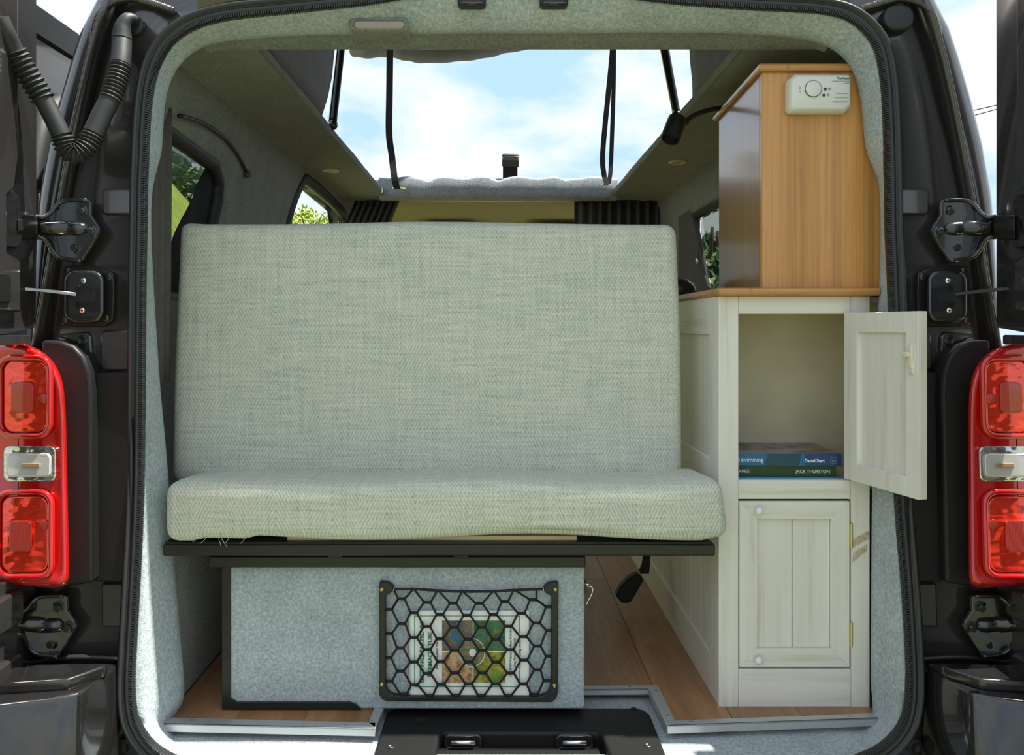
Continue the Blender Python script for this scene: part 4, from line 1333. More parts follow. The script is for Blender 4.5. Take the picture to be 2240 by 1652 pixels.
vtext('IN', 927, 1374, .0108, M_GREENINK, bold=.0003)
vtext('P', 946, 1481, .0140, M_GREENINK, bold=.0005)
vtext('ERMACULTURE', 945, 1471, .0112, M_GREENINK, bold=.0003)
vtext('Ross and Jenny Mars', 958, 1464, .0066, M_INKD, shear=.2)
vtext('Over 50 DIY Projects for House & Garden', 1119, 1482, .0062, M_GREENINK, shear=.2, width=.86)
vtext('Using Recycled Materials', 1128, 1461, .0062, M_GREENINK, shear=.2, width=.9)
vtext('A Simple Living Series', 1139, 1464, .0066, M_INKD, shear=.2, width=.95)

# ------------------------------------------------------------------ belt buckle hanging behind the bench
belt = thing('seat_belt_buckle', 'black seat belt buckle hanging over the laminate floor', 'seat belt', (P(1390, 0, 2.1).x, 2.12, .03))
f_ = [P(x, y, 2.1) for x, y in ((1412, 1190), (1424, 1190), (1423, 1225), (1420, 1256), (1402, 1256), (1398, 1248), (1404, 1236))]
MB().prism(f_, [p + Vector((0, .006, 0)) for p in f_]).build('webbing', M_STRAP, belt, bevel=.001)
f_ = [P(x, y, 2.09) for x, y in ((1392, 1256), (1404, 1262), (1408, 1272), (1382, 1316), (1374, 1320), (1360, 1320), (1347, 1304), (1358, 1284), (1376, 1266))]
MB().prism(f_, [p + Vector((0, .03, 0)) for p in f_]).build('buckle', M_PLASTIC, belt, bevel=.004)

# ================================================================== WHITE CABINET
YC = 1.593
def cx_(x): return (x - CX) * YC / F
def cz_(y): return H - (y - CY) * YC / F
cab = thing('kitchen_cabinet', 'tall whitewashed wooden cabinet with one door open and one shut', 'cabinet', (.58, 1.9, 0))
XL, XR = cx_(1572), cx_(1903)
def cbox(name, mat, xa, xb, ya, yb, d0=0, d1=.020, parent=cab, bevel=.0012):
    return box(name, mat, parent, cx_(xa), cx_(xb), YC + d0, YC + d1, cz_(yb), cz_(ya), bevel)
cbox('stile', M_WHITE_V, 1572, 1615.5, 648, 1547)
cbox('stile', M_WHITE_V, 1862, 1903, 648, 1548)
cbox('rail', M_WHITE_H, 1615.8, 1861.7, 648, 687, .0003)
cbox('rail', M_WHITE_H, 1615.8, 1861.7, 1051, 1092, .0003)
cbox('rail', M_WHITE_H, 1615.8, 1861.7, 1464, 1547, .0003)
# scuffed patch on the right stile
sc_ = plain('bare_wood_scuff', (.52, .42, .31), .7, var=.35, vscale=160)
f_ = [Vector((cx_(x), YC - .0004, cz_(y))) for x, y in ((1866, 1180), (1902, 1160), (1902, 1178), (1866, 1198))]
MB().prism(f_, [p + Vector((0, .0006, 0)) for p in f_]).build('scuff_mark', sc_, cab)
f_ = [Vector((cx_(x), YC - .0004, cz_(y))) for x, y in ((1866, 1210), (1897, 1190), (1897, 1204), (1864, 1232))]
MB().prism(f_, [p + Vector((0, .0006, 0)) for p in f_]).build('scuff_mark', sc_, cab)
YE = 3.05
ztop = cz_(648)
# left side: framed, with upright tongue-and-groove boards
box('side_stile', M_WHITE_V, cab, XL, XL + .018, YC + .0203, 1.662, 0, ztop, .001)
box('side_rail', M_WHITE_Y, cab, XL, XL + .018, 1.6625, YE, 0, .080, .001)
box('side_rail', M_WHITE_Y, cab, XL, XL + .018, 1.6625, YE, .395, .470, .001)
box('side_rail', M_WHITE_Y, cab, XL, XL + .018, 1.6625, YE, .720, ztop, .001)
M_GROOVE = plain('groove_paint', (.88, .86, .80), .6)
box('groove_backing', M_GROOVE, cab, XL + .0068, XL + .016, 1.6625, YE, .08, .72, 0)
y = 1.6630
yb = [1.6630, 1.668]
while yb[-1] < YE - .05:
    yb.append(yb[-1] + .0875)
proto = {}
for za, zb in ((.0805, .3945), (.4705, .7195)):
    for a, c in zip(yb[1:], yb[2:]):
        if za not in proto:
            proto[za] = (box('board', M_WHITE_V, cab, XL + .006, XL + .014, a + .0014, c - .0014, za, zb, .0005, segs=1), a)
        else:
            copy_part(proto[za][0], cab, (0, a - proto[za][1], 0))
# inside and the far faces
zs_ = cz_(1055)
box('bottom_shelf', M_PLY, cab, XL + .019, .754, YC + .021, 1.775, zs_ - .018, .4355, .001)
box('inner_back', M_PLY, cab, XL + .019, .766, 1.775, 1.785, .0, ztop - .001, .001)
box('inner_side', M_PLY, cab, XL + .019, XL + .030, YC + .021, 1.775, .4356, ztop - .001, .001)
box('inner_side', M_PLY, cab, .7545, .766, YC + .021, 1.775, .4356, ztop - .001, .001)
box('inner_top', M_PLY, cab, XL + .031, .754, YC + .021, 1.775, ztop - .013, ztop - .001, .001)
box('side_panel', M_WHITE_V, cab, XR - .0015, XR, 1.786, YE, .0, ztop, .0005)
box('end_panel', M_WHITE_V, cab, XL + .018, XR - .002, YE - .016, YE, 0, ztop, .001)
pin = MB().cyl(Vector((XL + .029, YC + .055, cz_(755))), Vector((XL + .048, YC + .055, cz_(755))), .0035, 8).build('catch_pin', M_OFFWHITE, cab, smooth='auto')
MB().lathe(Vector((XL + .029, YC + .055, cz_(752))), (1, 0, 0), [(0, .014), (.003, .014), (.004, .011)], 14).build('catch_plate', M_CHROME, pin, smooth='auto')

# shut lower door
dr = MB()
def frame(mb, xa, xb, ya, yb, xi, xj, yi, yj, d0, d1):
    """door frame with mitred look, four bars"""
    o = [Vector((cx_(x), 0, cz_(y))) for x, y in ((xa, ya), (xb, ya), (xb, yb), (xa, yb))]
    i = [Vector((cx_(x), 0, cz_(y))) for x, y in ((xi, yi), (xj, yi), (xj, yj), (xi, yj))]
    for k in range(4):
        a, c, d, e_ = o[k], o[(k + 1) % 4], i[(k + 1) % 4], i[k]
        mb.hexa([p + Vector((0, YC + d0, 0)) for p in (a, c, d, e_)], [p + Vector((0, YC + d1, 0)) for p in (a, c, d, e_)])
ld_ = thing('shut_door_root', '', '', (0, 0, 0)) if False else None
fr1 = MB()
o_ = [(1617.5, 1097), (1858, 1097), (1858, 1459), (1617.5, 1459)]
i_ = [(1657, 1136), (1818, 1136), (1818, 1419), (1657, 1419)]
def bar4(k):
    a, c, d, e_ = o_[k], o_[(k + 1) % 4], i_[(k + 1) % 4], i_[k]
    return [Vector((cx_(x), YC - .001, cz_(y))) for x, y in (a, c, d, e_)]
back_ = MB().box(cx_(1617.8), cx_(1857.7), YC + .010, YC + .018, cz_(1458.7), cz_(1097.3))
shut = back_.build('shut_door', M_WHITE_V, cab, bevel=.0005, label='shut lower door with two white knobs')
for k in range(4):
    q = bar4(k)
    MB().hexa(q, [p + Vector((0, .011, 0)) for p in q]).build('door_frame_bar', M_WHITE_H if k % 2 == 0 else M_WHITE_V, shut, bevel=.0008)
for a, c in ((1657.3, 1735), (1736.5, 1817.7)):
    cbox('panel_board', M_WHITE_V, a, c, 1136.3, 1418.7, .006, .010, shut, .0012)
for x, y in ((1657, 1116), (1656, 1441)):
    MB().lathe(Vector((cx_(x), YC - .001, cz_(y))), (0, -1, 0), [(0, .0035), (.005, .0035), (.007, .0068), (.010, .0078), (.013, .0068), (.015, .003)], 18).build('knob', M_PORCELAIN, shut, smooth=True)
for ya, yb2 in ((1145, 1198), (1361, 1413)):
    h_ = MB()
    h_.cyl(Vector((cx_(1861), YC - .002, cz_(yb2))), Vector((cx_(1861), YC - .002, cz_(ya))), .0028, 10)
    h_.box(cx_(1860), cx_(1864.5), YC - .0016, YC + .001, cz_(yb2), cz_(ya))
    h_.build('hinge', M_BRASS, shut, smooth='auto')

# open upper door, swung towards the camera
hp, fp_ = Vector((.6714, 1.588, 0)), Vector((.7123, 1.389, 0))
dd_ = (fp_ - hp)
W = dd_.length
du = dd_.normalized()
dn = Vector((-du.y, du.x, 0))           # to the right, away from the camera
if dn.x < 0: dn = -dn
def D(u, z, t):
    return hp + du * u + dn * t + Vector((0, 0, z))
def dbox(name, mat, u0, u1, za, zb, t0, t1, parent, bevel=.001):
    return MB().hexa([D(u0, za, t0), D(u1, za, t0), D(u1, zb, t0), D(u0, zb, t0)], [D(u0, za, t1), D(u1, za, t1), D(u1, zb, t1), D(u0, zb, t1)]).build(name, mat, parent, bevel=bevel)
dz0, dz1 = .4435, .7625
opn = dbox('open_door', M_WHITE_V, .0005, W - .0005, dz0 + .0005, dz1 - .0005, .007, .0125, cab, .0005)
opn['label'] = 'upper door swung open with ivory catch'
su0, su1, rz0, rz1 = .040, W - .031, dz0 + .034, dz1 - .037
dbox('door_frame_bar', M_WHITE_V, 0, su0, dz0, dz1, 0, .018, opn)
dbox('door_frame_bar', M_WHITE_V, su1, W, dz0, dz1, 0, .018, opn)
dbox('door_frame_bar', M_WHITE_V, su0, su1, rz1, dz1, 0, .018, opn)
dbox('door_frame_bar', M_WHITE_V, su0, su1, dz0, rz0, 0, .018, opn)
dbox('catch_body', M_IVORY, W - .020, W - .010, .665, .705, -.005, .001, opn, .002)
dbox('catch_tongue', M_IVORY, W - .034, W - .014, .684, .693, -.009, -.002, opn, .002)
dbox('catch_base', M_IVORY, W - .021, W - .008, .655, .676, -.0035, .001, opn, .003)

# ------------------------------------------------------------------ worktop
wt = MB()
prof2 = [(1.577, .7985), (1.5735, .801), (1.573, .8045), (1.5745, .808), (1.578, .8095)]
outx0, outx1 = .426, .7335
rows = []
def wt_out(inset, z):
    a = .0
    return [Vector((outx0 + inset, 1.571 + inset, z)), Vector((outx1, 1.571 + inset, z)), Vector((outx1, YE + .01, z)), Vector((outx0 + inset, YE + .01, z))]
zb_, zt2 = ztop + .0004, ztop + .0155
rws = [wt_out(.004, zb_), wt_out(.001, zb_ + .0025), wt_out(0, zb_ + .006), wt_out(0, zt2 - .005), wt_out(.0015, zt2 - .0018), wt_out(.005, zt2)]
wt.loft(rws, cu=True)
wt.add(rws[0], [(0, 1, 2, 3)]).add(rws[-1], [(0, 1, 2, 3)])
wt.build('worktop', M_BAMBOO_EDGE, None, smooth='auto', label='bamboo worktop with rounded edge on the white cabinet', cat='worktop')

# ------------------------------------------------------------------ bamboo cupboard
zc0 = zt2 + .0003
YU = 1.600
bcp = thing('bamboo_cupboard', 'varnished bamboo cupboard standing on the worktop', 'cupboard', (.63, 1.76, zc0))
ux0, ux1 = P(1667, 0, YU).x, .728
uz1 = P(0, 158, YU).z
f_ = [Vector((ux0, YU, zc0)), Vector((.752, YU, zc0)), Vector((.748, YU, 1.0)), Vector((.729, YU, uz1)), Vector((ux0, YU, uz1))]
MB().prism(f_, [p + Vector((0, .016, 0)) for p in f_]).build('front_panel', M_BAMBOO, bcp, bevel=.0012)
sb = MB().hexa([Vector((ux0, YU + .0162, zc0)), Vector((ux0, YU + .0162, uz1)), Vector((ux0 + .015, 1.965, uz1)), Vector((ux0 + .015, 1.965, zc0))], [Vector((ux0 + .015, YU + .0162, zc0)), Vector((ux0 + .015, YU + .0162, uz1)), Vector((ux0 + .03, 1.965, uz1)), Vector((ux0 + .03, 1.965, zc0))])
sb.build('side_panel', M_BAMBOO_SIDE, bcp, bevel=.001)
box('side_panel', M_BAMBOO, bcp, ux1 - .014, ux1, YU + .0162, 1.965, zc0, uz1, .001)
box('back_panel', M_BAMBOO, bcp, ux0 + .016, ux1 - .015, 1.953, 1.965, zc0, uz1, .001)
def tb(i, z):
    return [Vector((ux0 - .010 + i, YU - .012 + i, z)), Vector((ux1 + .003 - i * .3, YU - .012 + i, z)), Vector((ux1 + .003 - i * .3, 1.985 - i, z)), Vector((ux0 + .006 + i, 1.985 - i, z))]
tbm = MB()
rws = [tb(.003, uz1 + .0003), tb(0, uz1 + .004), tb(0, uz1 + .010), tb(.002, uz1 + .0135), tb(.006, uz1 + .0145)]
tbm.loft(rws, cu=True)
tbm.add(rws[0], [(0, 1, 2, 3)]).add(rws[-1], [(0, 1, 2, 3)])
tbm.build('top_board', M_BAMBOO_EDGE, bcp, smooth='auto')

# ------------------------------------------------------------------ carbon monoxide alarm
YA = 1.572
ax0, ax1 = P(1727, 0, YA).x, P(1866, 0, YA).x
az0, az1 = P(0, 244, YA).z, P(0, 159, YA).z
al = thing('carbon_monoxide_alarm', 'white carbon monoxide alarm screwed to the bamboo cupboard', 'alarm', ((ax0 + ax1) / 2, 1.59, az0))
c_ = .011
oo = [(ax0 + c_ * 1.2, az1), (ax1 - .004, az1), (ax1, az1 - .004), (ax1, az0 + c_), (ax1 - c_, az0), (ax0 + .006, az0), (ax0, az0 + .006), (ax0, az1 - c_)]
def al_row(k, Y):
    mx, mz = (ax0 + ax1) / 2, (az0 + az1) / 2
    wx_, wz_ = (ax1 - ax0) / 2, (az1 - az0) / 2
    return [Vector((mx + (x - mx) * (1 - k / wx_), Y, mz + (z - mz) * (1 - k / wz_))) for x, z in oo]
ab = MB()
rws = [al_row(.001, YU), al_row(0, YU - .004), al_row(0, YA + .016), al_row(.0015, YA + .008), al_row(.005, YA + .002), al_row(.008, YA)]
ab.loft(rws, cu=True)
ab.add(rws[-1], [tuple(range(8))])
body = ab.build('alarm_body', M_OFFWHITE, al, smooth='auto', bevel=.001)
c0 = P(1778, 195, YA)
MB().lathe(c0 + Vector((0, .001, 0)), (0, -1, 0), [(0, .0195), (.0022, .0178), (.0024, .0163)], 32).build('button_rim', M_OFFWHITE, al, smooth='auto')
MB().lathe(c0 + Vector((0, -.0012, 0)), (0, -1, 0), [(0, .0160), (.0014, .0160), (.0015, .0152)], 32).build('button_groove', M_INKD, al, smooth='auto')
MB().lathe(c0 + Vector((0, -.002, 0)), (0, -1, 0), [(0, .0148), (.0016, .0148), (.0022, .0135)], 32).build('test_button', M_OFFWHITE, al, smooth='auto')
for x, y in ((1805, 195), (1802, 208.5)):
    MB().lathe(P(x, y, YA), (0, -1, 0), [(-.001, .0030), (.0008, .0030), (.0014, .0018)], 12).build('indicator', M_INKD, al, smooth='auto')
for x, y in ((1814.5, 194.5), (1811.5, 207.5)):
    MB().lathe(P(x, y, YA), (0, -1, 0), [(-.001, .0030), (.0003, .0030), (.0005, .0016)], 12).build('symbol', M_GREYINK, al, smooth='auto')
for xa, xb, y in ((1828, 1856, 204.5), (1825, 1856, 213.5), (1821, 1854.5, 222)):
    a, c = P(xa, y + 1.1, YA), P(xb, y, YA)
    box('sounder_slot', M_GREYINK, al, a.x, c.x, YA - .0004, YA + .001, a.z, c.z, 0)
r_end = P(1858, 0, YA).x
lettering('FireAngel', M_INKD, al, (r_end, YA - .0002, P(0, 173.5, YA).z), RT, UP, .0063, 'brand_lettering', 'RIGHT', bold=.0001, shear=.25)
lettering('CARBON MONOXIDE', M_GREYINK, al, (r_end, YA - .0002, P(0, 179.3, YA).z), RT, UP, .0036, 'lettering', 'RIGHT', width=.95)
lettering('ALARM', M_GREYINK, al, (r_end, YA - .0002, P(0, 183.3, YA).z), RT, UP, .0036, 'lettering', 'RIGHT')
lettering('(o) TEST', M_GREYINK, al, P(1751, 203, YA) + Vector((0, -.0002, 0)), UP, (-1, 0, 0), .0036, 'lettering')

# ------------------------------------------------------------------ books in the cabinet
def book(name, label, x_r, z0, z1, y0, depth, length, rot, mat_spine, mat_page, mat_top):
    r = thing(name, label, 'book', (x_r - length / 2, y0 + depth / 2, z0))
    r['group'] = 'books on the cabinet shelf'
    ca, sa = math.cos(rot), math.sin(rot)
    piv = Vector((x_r, y0, 0))
    def T(x, y, z):
        return piv + Vector((x * ca - y * sa, x * sa + y * ca, 0)) + Vector((0, 0, z))
    def slab(nm, mat, xa, xb, ya, yb, za, zb, bevel=.0006):
        return MB().hexa([T(xa, ya, za), T(xb, ya, za), T(xb, ya, zb), T(xa, ya, zb)], [T(xa, yb, za), T(xb, yb, za), T(xb, yb, zb), T(xa, yb, zb)]).build(nm, mat, r, bevel=bevel)
    slab('pages', mat_page, -length + .002, -.002, .002, depth - .002, z0 + .0010, z1 - .0010, 0)
    slab('spine', mat_spine, -length, 0, 0, .0015, z0, z1, .0005)
    slab('back_cover', mat_spine, -length, 0, .0015, depth, z0, z0 + .0009, 0)
    slab('front_cover', mat_top, -length, 0, .0015, depth, z1 - .0009, z1, 0)
    return r, T
M_PAPER = plain('book_pages', (.60, .56, .48), .9)
M_BLUEBOOK = plain('cyan_cover', (.01, .27, .50), .4)
M_SWIM = plain('blue_spine', (.012, .13, .28), .4)
M_SWIM2 = plain('navy_spine', (.010, .05, .17), .4)
M_SWIM3 = plain('teal_spine', (.012, .06, .095), .4)
M_SWIMTOP = photo_print('cover_swimmers', [(.05, .05, .06), (.14, .10, .09), (.30, .27, .26), (.12, .16, .2)], 22, 3.3)
M_LANES = plain('green_spine', (.018, .055, .014), .45, var=.1, vscale=60)
M_LANESTOP = photo_print('cover_lane', [(.05, .16, .02), (.35, .40, .05), (.10, .3, .12)], 30, 8.1)
M_WHITEINK = plain('white_ink', (.80, .82, .82), .5)
book('folded_leaflet', 'thin bright blue booklet at the bottom of the shelf stack', P(1844, 0, 1.62).x, .4358, .4402, 1.6165, .16, .225, math.radians(.5), M_BLUEBOOK, M_PAPER, M_BLUEBOOK)
r, T = book('green_spine_book', 'green spined paperback in the middle of the shelf stack', P(1828, 0, 1.624).x, .4405, .4620, 1.622, .15, .215, math.radians(-1.2), M_LANES, M_PAPER, M_LANESTOP)
dx_ = (T(1, 0, 0) - T(0, 0, 0))
lettering('JACK THURSTON', M_WHITEINK, r, T(-.012, -.0004, .4475), dx_, UP, .0088, 'author_lettering', 'RIGHT', space=.96)
lettering('LOST LANES', M_WHITEINK, r, T(-.1695, -.0004, .4480), dx_, UP, .0088, 'title_lettering', 'RIGHT')
r, T = book('blue_spine_book', 'blue spined paperback lying on top of the shelf stack', P(1840, 0, 1.618).x, .4624, .4862, 1.616, .165, .235, math.radians(-1.8), M_SWIM, M_PAPER, M_SWIMTOP)
dx_ = (T(1, 0, 0) - T(0, 0, 0))
def spine_patch(name, mat, xa, xb, sk=.0):
    f_ = [T(xa, -.0002, .4626), T(xb, -.0002, .4626), T(xb + sk, -.0002, .4860), T(xa + sk, -.0002, .4860)]
    MB().prism(f_, [p + Vector((0, .0004, 0)) for p in f_]).build(name, mat, r)
spine_patch('spine_print', M_SWIM3, -.150, -.083, .006)
spine_patch('spine_print', M_SWIM2, -.072, -.001)
lettering('Daniel Start', M_WHITEINK, r, T(-.072, -.0006, .4695), dx_, UP, .0092, 'author_lettering', width=.88, bold=.0002)
lettering('WILD', M_WHITEINK, r, T(-.1985, -.0006, .4700), dx_, UP, .0098, 'title_lettering', 'RIGHT', bold=.0004, width=.8)
lettering('swimming', M_WHITEINK, r, T(-.1965, -.0006, .4700), dx_, UP, .0118, 'title_lettering', width=.93)
lg = [T(a, -.0006, z) for a, z in rrect(-.0215, -.0095, .4675, .4795, .001, 2)]
MB().tube(lg, .0003, 4, True).build('publisher_mark', M_GREYINK, r)
lettering('WS', M_GREYINK, r, T(-.0200, -.0006, .4710), dx_, UP, .0060, 'publisher_mark')

# ================================================================== SMALL THINGS
# gooseneck reading lamp
gl = thing('reading_lamp', 'black gooseneck reading lamp fixed behind the bamboo cupboard', 'lamp', (P(1560, 0, 1.98).x, 1.98, 1.20))
hc = P(1474, 282, 1.80)
axis = (P(1466, 300, 1.79) - P(1480, 262, 1.81)).normalized()
MB().lathe(hc, axis, [(-.028, .016), (-.027, .0205), (.024, .0215), (.029, .0205), (.029, .017), (.020, .016)], 24).build('lamp_head', M_HARD, gl, smooth='auto')
neck = spline([P(1483, 277, 1.815), P(1496, 268, 1.83), P(1515, 254, 1.86), P(1540, 244, 1.90), P(1565, 238, 1.94), P(1590, 236, 1.985), P(1610, 238, 1.985)], 10)
MB().tube(neck, [.0058 + .0005 * math.sin(i * 2.4) for i in range(len(neck))], 10).build('gooseneck', M_RUBBER, gl, smooth=True)
MB().tube([P(1480, 279, 1.812), P(1500, 266, 1.835)], .0085, 12).build('swivel', M_HARD, gl, smooth='auto')
MB().lathe(P(1606, 238, 1.985), (0, -1, 0), [(-.006, .02), (.018, .02), (.02, .017)], 16).build('wall_base', M_HARD, gl, smooth='auto')

# downlights in the ceiling lining
for (x, y, lab) in ((725, 372, 'small round downlight in the left ceiling lining'), (1482, 353, 'small round downlight in the right ceiling lining')):
    c = PZ(x, y, ZC - .001)
    dl = thing('downlight', lab, 'light', c)
    MB().lathe(c, (0, 0, -1), [(0, .031), (.004, .031), (.006, .027), (.004, .024)], 20).build('bezel', M_IVORY, dl, smooth='auto')
    MB().lathe(c, (0, 0, -1), [(.002, .0235), (.0045, .0235)], 18).build('diffuser', M_GREYINK, dl, smooth='auto')
# courtesy lamp in the header
ch = thing('courtesy_light', 'clear oval interior lamp set in the rear header', 'light', P(826, 66, 1.56))
f_ = [P(x, y, 1.541) for x, y in rrect(762, 893, 38, 68, 13, 5)]
MB().prism(f_, [p + Vector((0, .05, 0)) for p in f_]).build('lamp_rim', M_CARPET_DARK, ch, bevel=.003)
f_ = [P(x, y, 1.538) for x, y in rrect(772, 886, 42, 64, 10, 5)]
MB().prism(f_, [p + Vector((0, .02, 0)) for p in f_]).build('lamp_lens', plain('lamp_lens', (.26, .22, .17), .25, metal=.5, coat=.6), ch, bevel=.004, segs=3)

# straps between roof and lid
def ribbon(pts, w, t=.0016):
    mb = MB()
    rows = []
    for p in pts:
        rows.append([p + Vector((-w / 2, -t, 0)), p + Vector((w / 2, -t, 0)), p + Vector((w / 2, t, 0)), p + Vector((-w / 2, t, 0))])
    mb.loft(rows, cu=True)
    n = len(pts)
    mb.f.append((0, 1, 2, 3))
    mb.f.append((4 * n - 4, 4 * n - 3, 4 * n - 2, 4 * n - 1))
    return mb
YR = 3.525
sl = thing('roof_strap', 'single black webbing strap hanging left of the roof opening', 'strap', P(868, 415, YR), 'roof straps')
ribbon(spline([P(853, 40, 3.48), P(853, 100, 3.48), P(852, 200, 3.49), P(851, 290, 3.50), P(857, 340, YR), P(863, 390, YR - .01), P(869, 414, YR - .008)], 6), .028).build('webbing', M_STRAP, sl, smooth='auto')
MB().tube([P(858, 412, YR - .004), P(878, 412, YR - .004)], .004, 8).build('anchor_bar', M_CHROME, sl, smooth=True)
MB().ball(P(882, 413, YR - .004), .010, .004, .004, 6).build('anchor_tab', plain('yellow_tab', (.5, .42, .03), .4), sl, smooth=True)
s2 = thing('roof_strap', 'looped black webbing strap hanging right of the roof opening', 'strap', P(1328, 405, YR), 'roof straps')
ribbon(spline([P(1341, 40, 3.48), P(1340, 105, 3.48), P(1331, 200, 3.49), P(1323, 280, 3.50), P(1318, 345, YR), P(1321, 380, YR), P(1328, 404, YR - .008)], 6), .022).build('webbing', M_STRAP, s2, smooth='auto')
ribbon(spline([P(1343, 40, 3.485), P(1343, 105, 3.485), P(1342, 200, 3.495), P(1339, 290, 3.505), P(1337, 345, YR + .004), P(1335, 380, YR), P(1331, 404, YR - .005)], 6), .018).build('webbing', M_STRAP, s2, smooth='auto')
MB().tube([P(1316, 404, YR - .004), P(1337, 404, YR - .004)], .004, 8).build('anchor_bar', M_CHROME, s2, smooth=True)
# gas struts
def strut(label, a, c):
    d = (c - a).normalized()
    g = thing('gas_strut', label, 'gas strut', a, 'gas struts of the raised roof')
    MB().tube([a + d * .03, c], .0105, 12).build('cylinder', M_HARD, g, smooth='auto')
    MB().tube([a + Vector((-.012, .004, .02)), c + Vector((-.014, .004, 0))], .0035, 8).build('piston_rod', M_CHROME, g, smooth='auto')
    MB().ball(a + d * .012, .014, .012, .016, 8).build('end_fitting', M_BUMPER, g, smooth=True)
strut('black gas strut on the left edge of the roof opening', P(728, 280, 2.43), P(757, 20, 2.62))
strut('black gas strut on the right edge of the roof opening', P(1483, 262, 2.28), P(1440, 20, 2.45))

# flash unit on the roof beyond the rail
fg = thing('flash_unit', 'black flash head standing on the front edge of the roof', 'flash', P(1116, 384, 3.76))
a, c = P(1098, 366, 3.74), P(1135, 339, 3.74)
MB().hexa([P(1098, 338, 3.73), P(1136, 339, 3.73), P(1135, 366, 3.72), P(1098, 364, 3.72)], [P(1100, 336, 3.80), P(1134, 337, 3.80), P(1133, 366, 3.80), P(1100, 364, 3.80)]).build('flash_head', M_HARD, fg, bevel=.003)
f_ = [P(x, y, 3.7255) for x, y in ((1099, 342), (1134, 342), (1133, 354), (1100, 353))]
MB().prism(f_, [p + Vector((0, .006, 0)) for p in f_]).build('flash_window', M_CHROME, fg, bevel=.001)
box('flash_body', M_HARD, fg, P(1100, 0, 3.74).x, P(1132, 0, 3.74).x, 3.735, 3.79, 1.408, P(0, 360, 3.74).z, .003)

# curtain rail and curtains on the left
pts = spline([PX(392, 253, -.668), PX(440, 268, -.670), PX(485, 297, -.674), PX(515, 330, -.678), PX(535, 365, -.682), PX(541, 380, -.683)], 6)
cr = thing('curtain_track', 'dark curtain track over the left rear window', 'curtain track', pts[-1])
MB().tube(pts, .005, 8).build('track', M_HARD, cr, smooth=True)
MB().lathe(pts[-1], (1, -.3, 0), [(-.006, .012), (.004, .012)], 12).build('end_bracket', M_CURTAIN, cr, smooth='auto')
def hanging(name, label, X, ya, yb, za, zb, folds, amp, mat, n=44, taper=0):
    rows = []
    for k in range(9):
        t = k / 8
        rows.append([Vector((X + amp * math.sin(2 * PI * folds * i / n) * (.6 + .4 * t), ya + (yb - ya) * i / n * (1 - taper * math.sin(PI * t)), za + (zb - za) * t)) for i in range(n + 1)])
    return MB().loft(rows).build(name, mat, None, smooth=True, solid=.002, label=label, cat='curtain')
hanging('curtain', 'grey brown curtain gathered beside the left rear pillar', -.690, 1.61, 1.735, .62, 1.195, 3.5, .010, M_CURTAIN)
# blackout curtain over the front half of that window
oc = [(2.13, .70), (1.82, .70), (1.85, .80), (1.90, .92), (1.96, 1.02), (2.02, 1.09), (2.05, 1.135), (2.09, 1.135), (2.12, 1.10), (2.13, 1.06)]
MB().sheet(oc, [], .03, lambda u, v: Vector((wall_x(v, LW - .018, .075) + .005 * math.sin(u * 55), u, v))).build('blackout_curtain', M_CURTAIN_B, None, smooth=True, solid=.002, label='black curtain drawn over the front of the left rear window', cat='curtain')
# cab curtains under the front rail
def cab_curtain(label, xa, xb, Y, folds, mat, slope=0.0):
    n = 60
    rows = []
    for k in range(5):
        t = k / 4
        rows.append([Vector((xa + (xb - xa) * i / n - slope * t, Y + .018 * math.sin(2 * PI * folds * i / n), 1.29 - .42 * t)) for i in range(n + 1)])
    return MB().loft(rows).build('cab_curtain', mat, None, smooth=True, solid=.002, label=label, cat='curtain', group='cab curtains')
cab_curtain('dark pleated curtain at the left end of the front rail', -.62, -.425, 3.62, 7, M_CURTAIN, .17)
cab_curtain('grey pleated curtain at the right end of the front rail', .345, .72, 3.62, 9, M_CURTAIN)
# sun visors beyond
for x, lab in ((980, 'folded beige sun visor left of the cab middle'), (1222, 'folded beige sun visor right of the cab middle')):
    c = P(x, 482, 4.35)
    vs = thing('sun_visor', lab, 'sun visor', c, 'sun visors in the cab')
    MB().rbox(c.x - .15, c.x + .15, 4.30, 4.42, 1.245, 1.27, .01, (6, 4, 1)).build('visor_pad', M_BEIGE, vs, smooth=True)
    MB().tube([Vector((c.x - .12, 4.42, 1.265)), Vector((c.x + .12, 4.42, 1.265))], .006, 8).build('pivot_rod', M_HARD, vs, smooth=True)

# right side: door pillar trim with seat belt, kettle on the worktop
pl = MB()
f_ = [PX(x, y, .742) for x, y in ((1488, 440), (1512, 450), (1522, 480), (1541, 560), (1553, 640), (1490, 640))]
pil = thing('door_pillar', 'dark door pillar trim in front of the right side window', 'pillar', (.74, 3.2, .82))
MB().prism([p - Vector((.010, 0, 0)) for p in f_], [p + Vector((.004, 0, 0)) for p in f_]).build('pillar_trim', M_CURTAIN, pil, bevel=.006)
MB().tube(spline([PX(1526, 488, .735), PX(1530, 530, .735), PX(1528, 568, .732)], 5), .004, 6).build('belt_webbing', M_CURTAIN, pil, smooth=True)
MB().ball(PX(1527, 570, .728), .010, .010, .012, 8).build('belt_guide', M_CHROME, pil, smooth=True)
MB().tube(spline([PX(1531, 575, .735), PX(1543, 605, .737), PX(1553, 635, .74)], 5), .008, 6).build('belt_webbing', M_CURTAIN, pil, smooth=True)
kt = thing('kettle', 'round glossy black kettle on the bamboo worktop', 'kettle', (.447, 2.08, zt2))
kc = Vector((.4475, 2.08, zt2))
M_KETTLE = plain('black_enamel', (.02, .024, .026), .08, coat=1)
MB().lathe(kc, (0, 0, 1), [(.0004, .050), (.006, .056), (.020, .057), (.034, .050), (.044, .036), (.048, .020)], 28).build('kettle_body', M_KETTLE, kt, smooth=True)
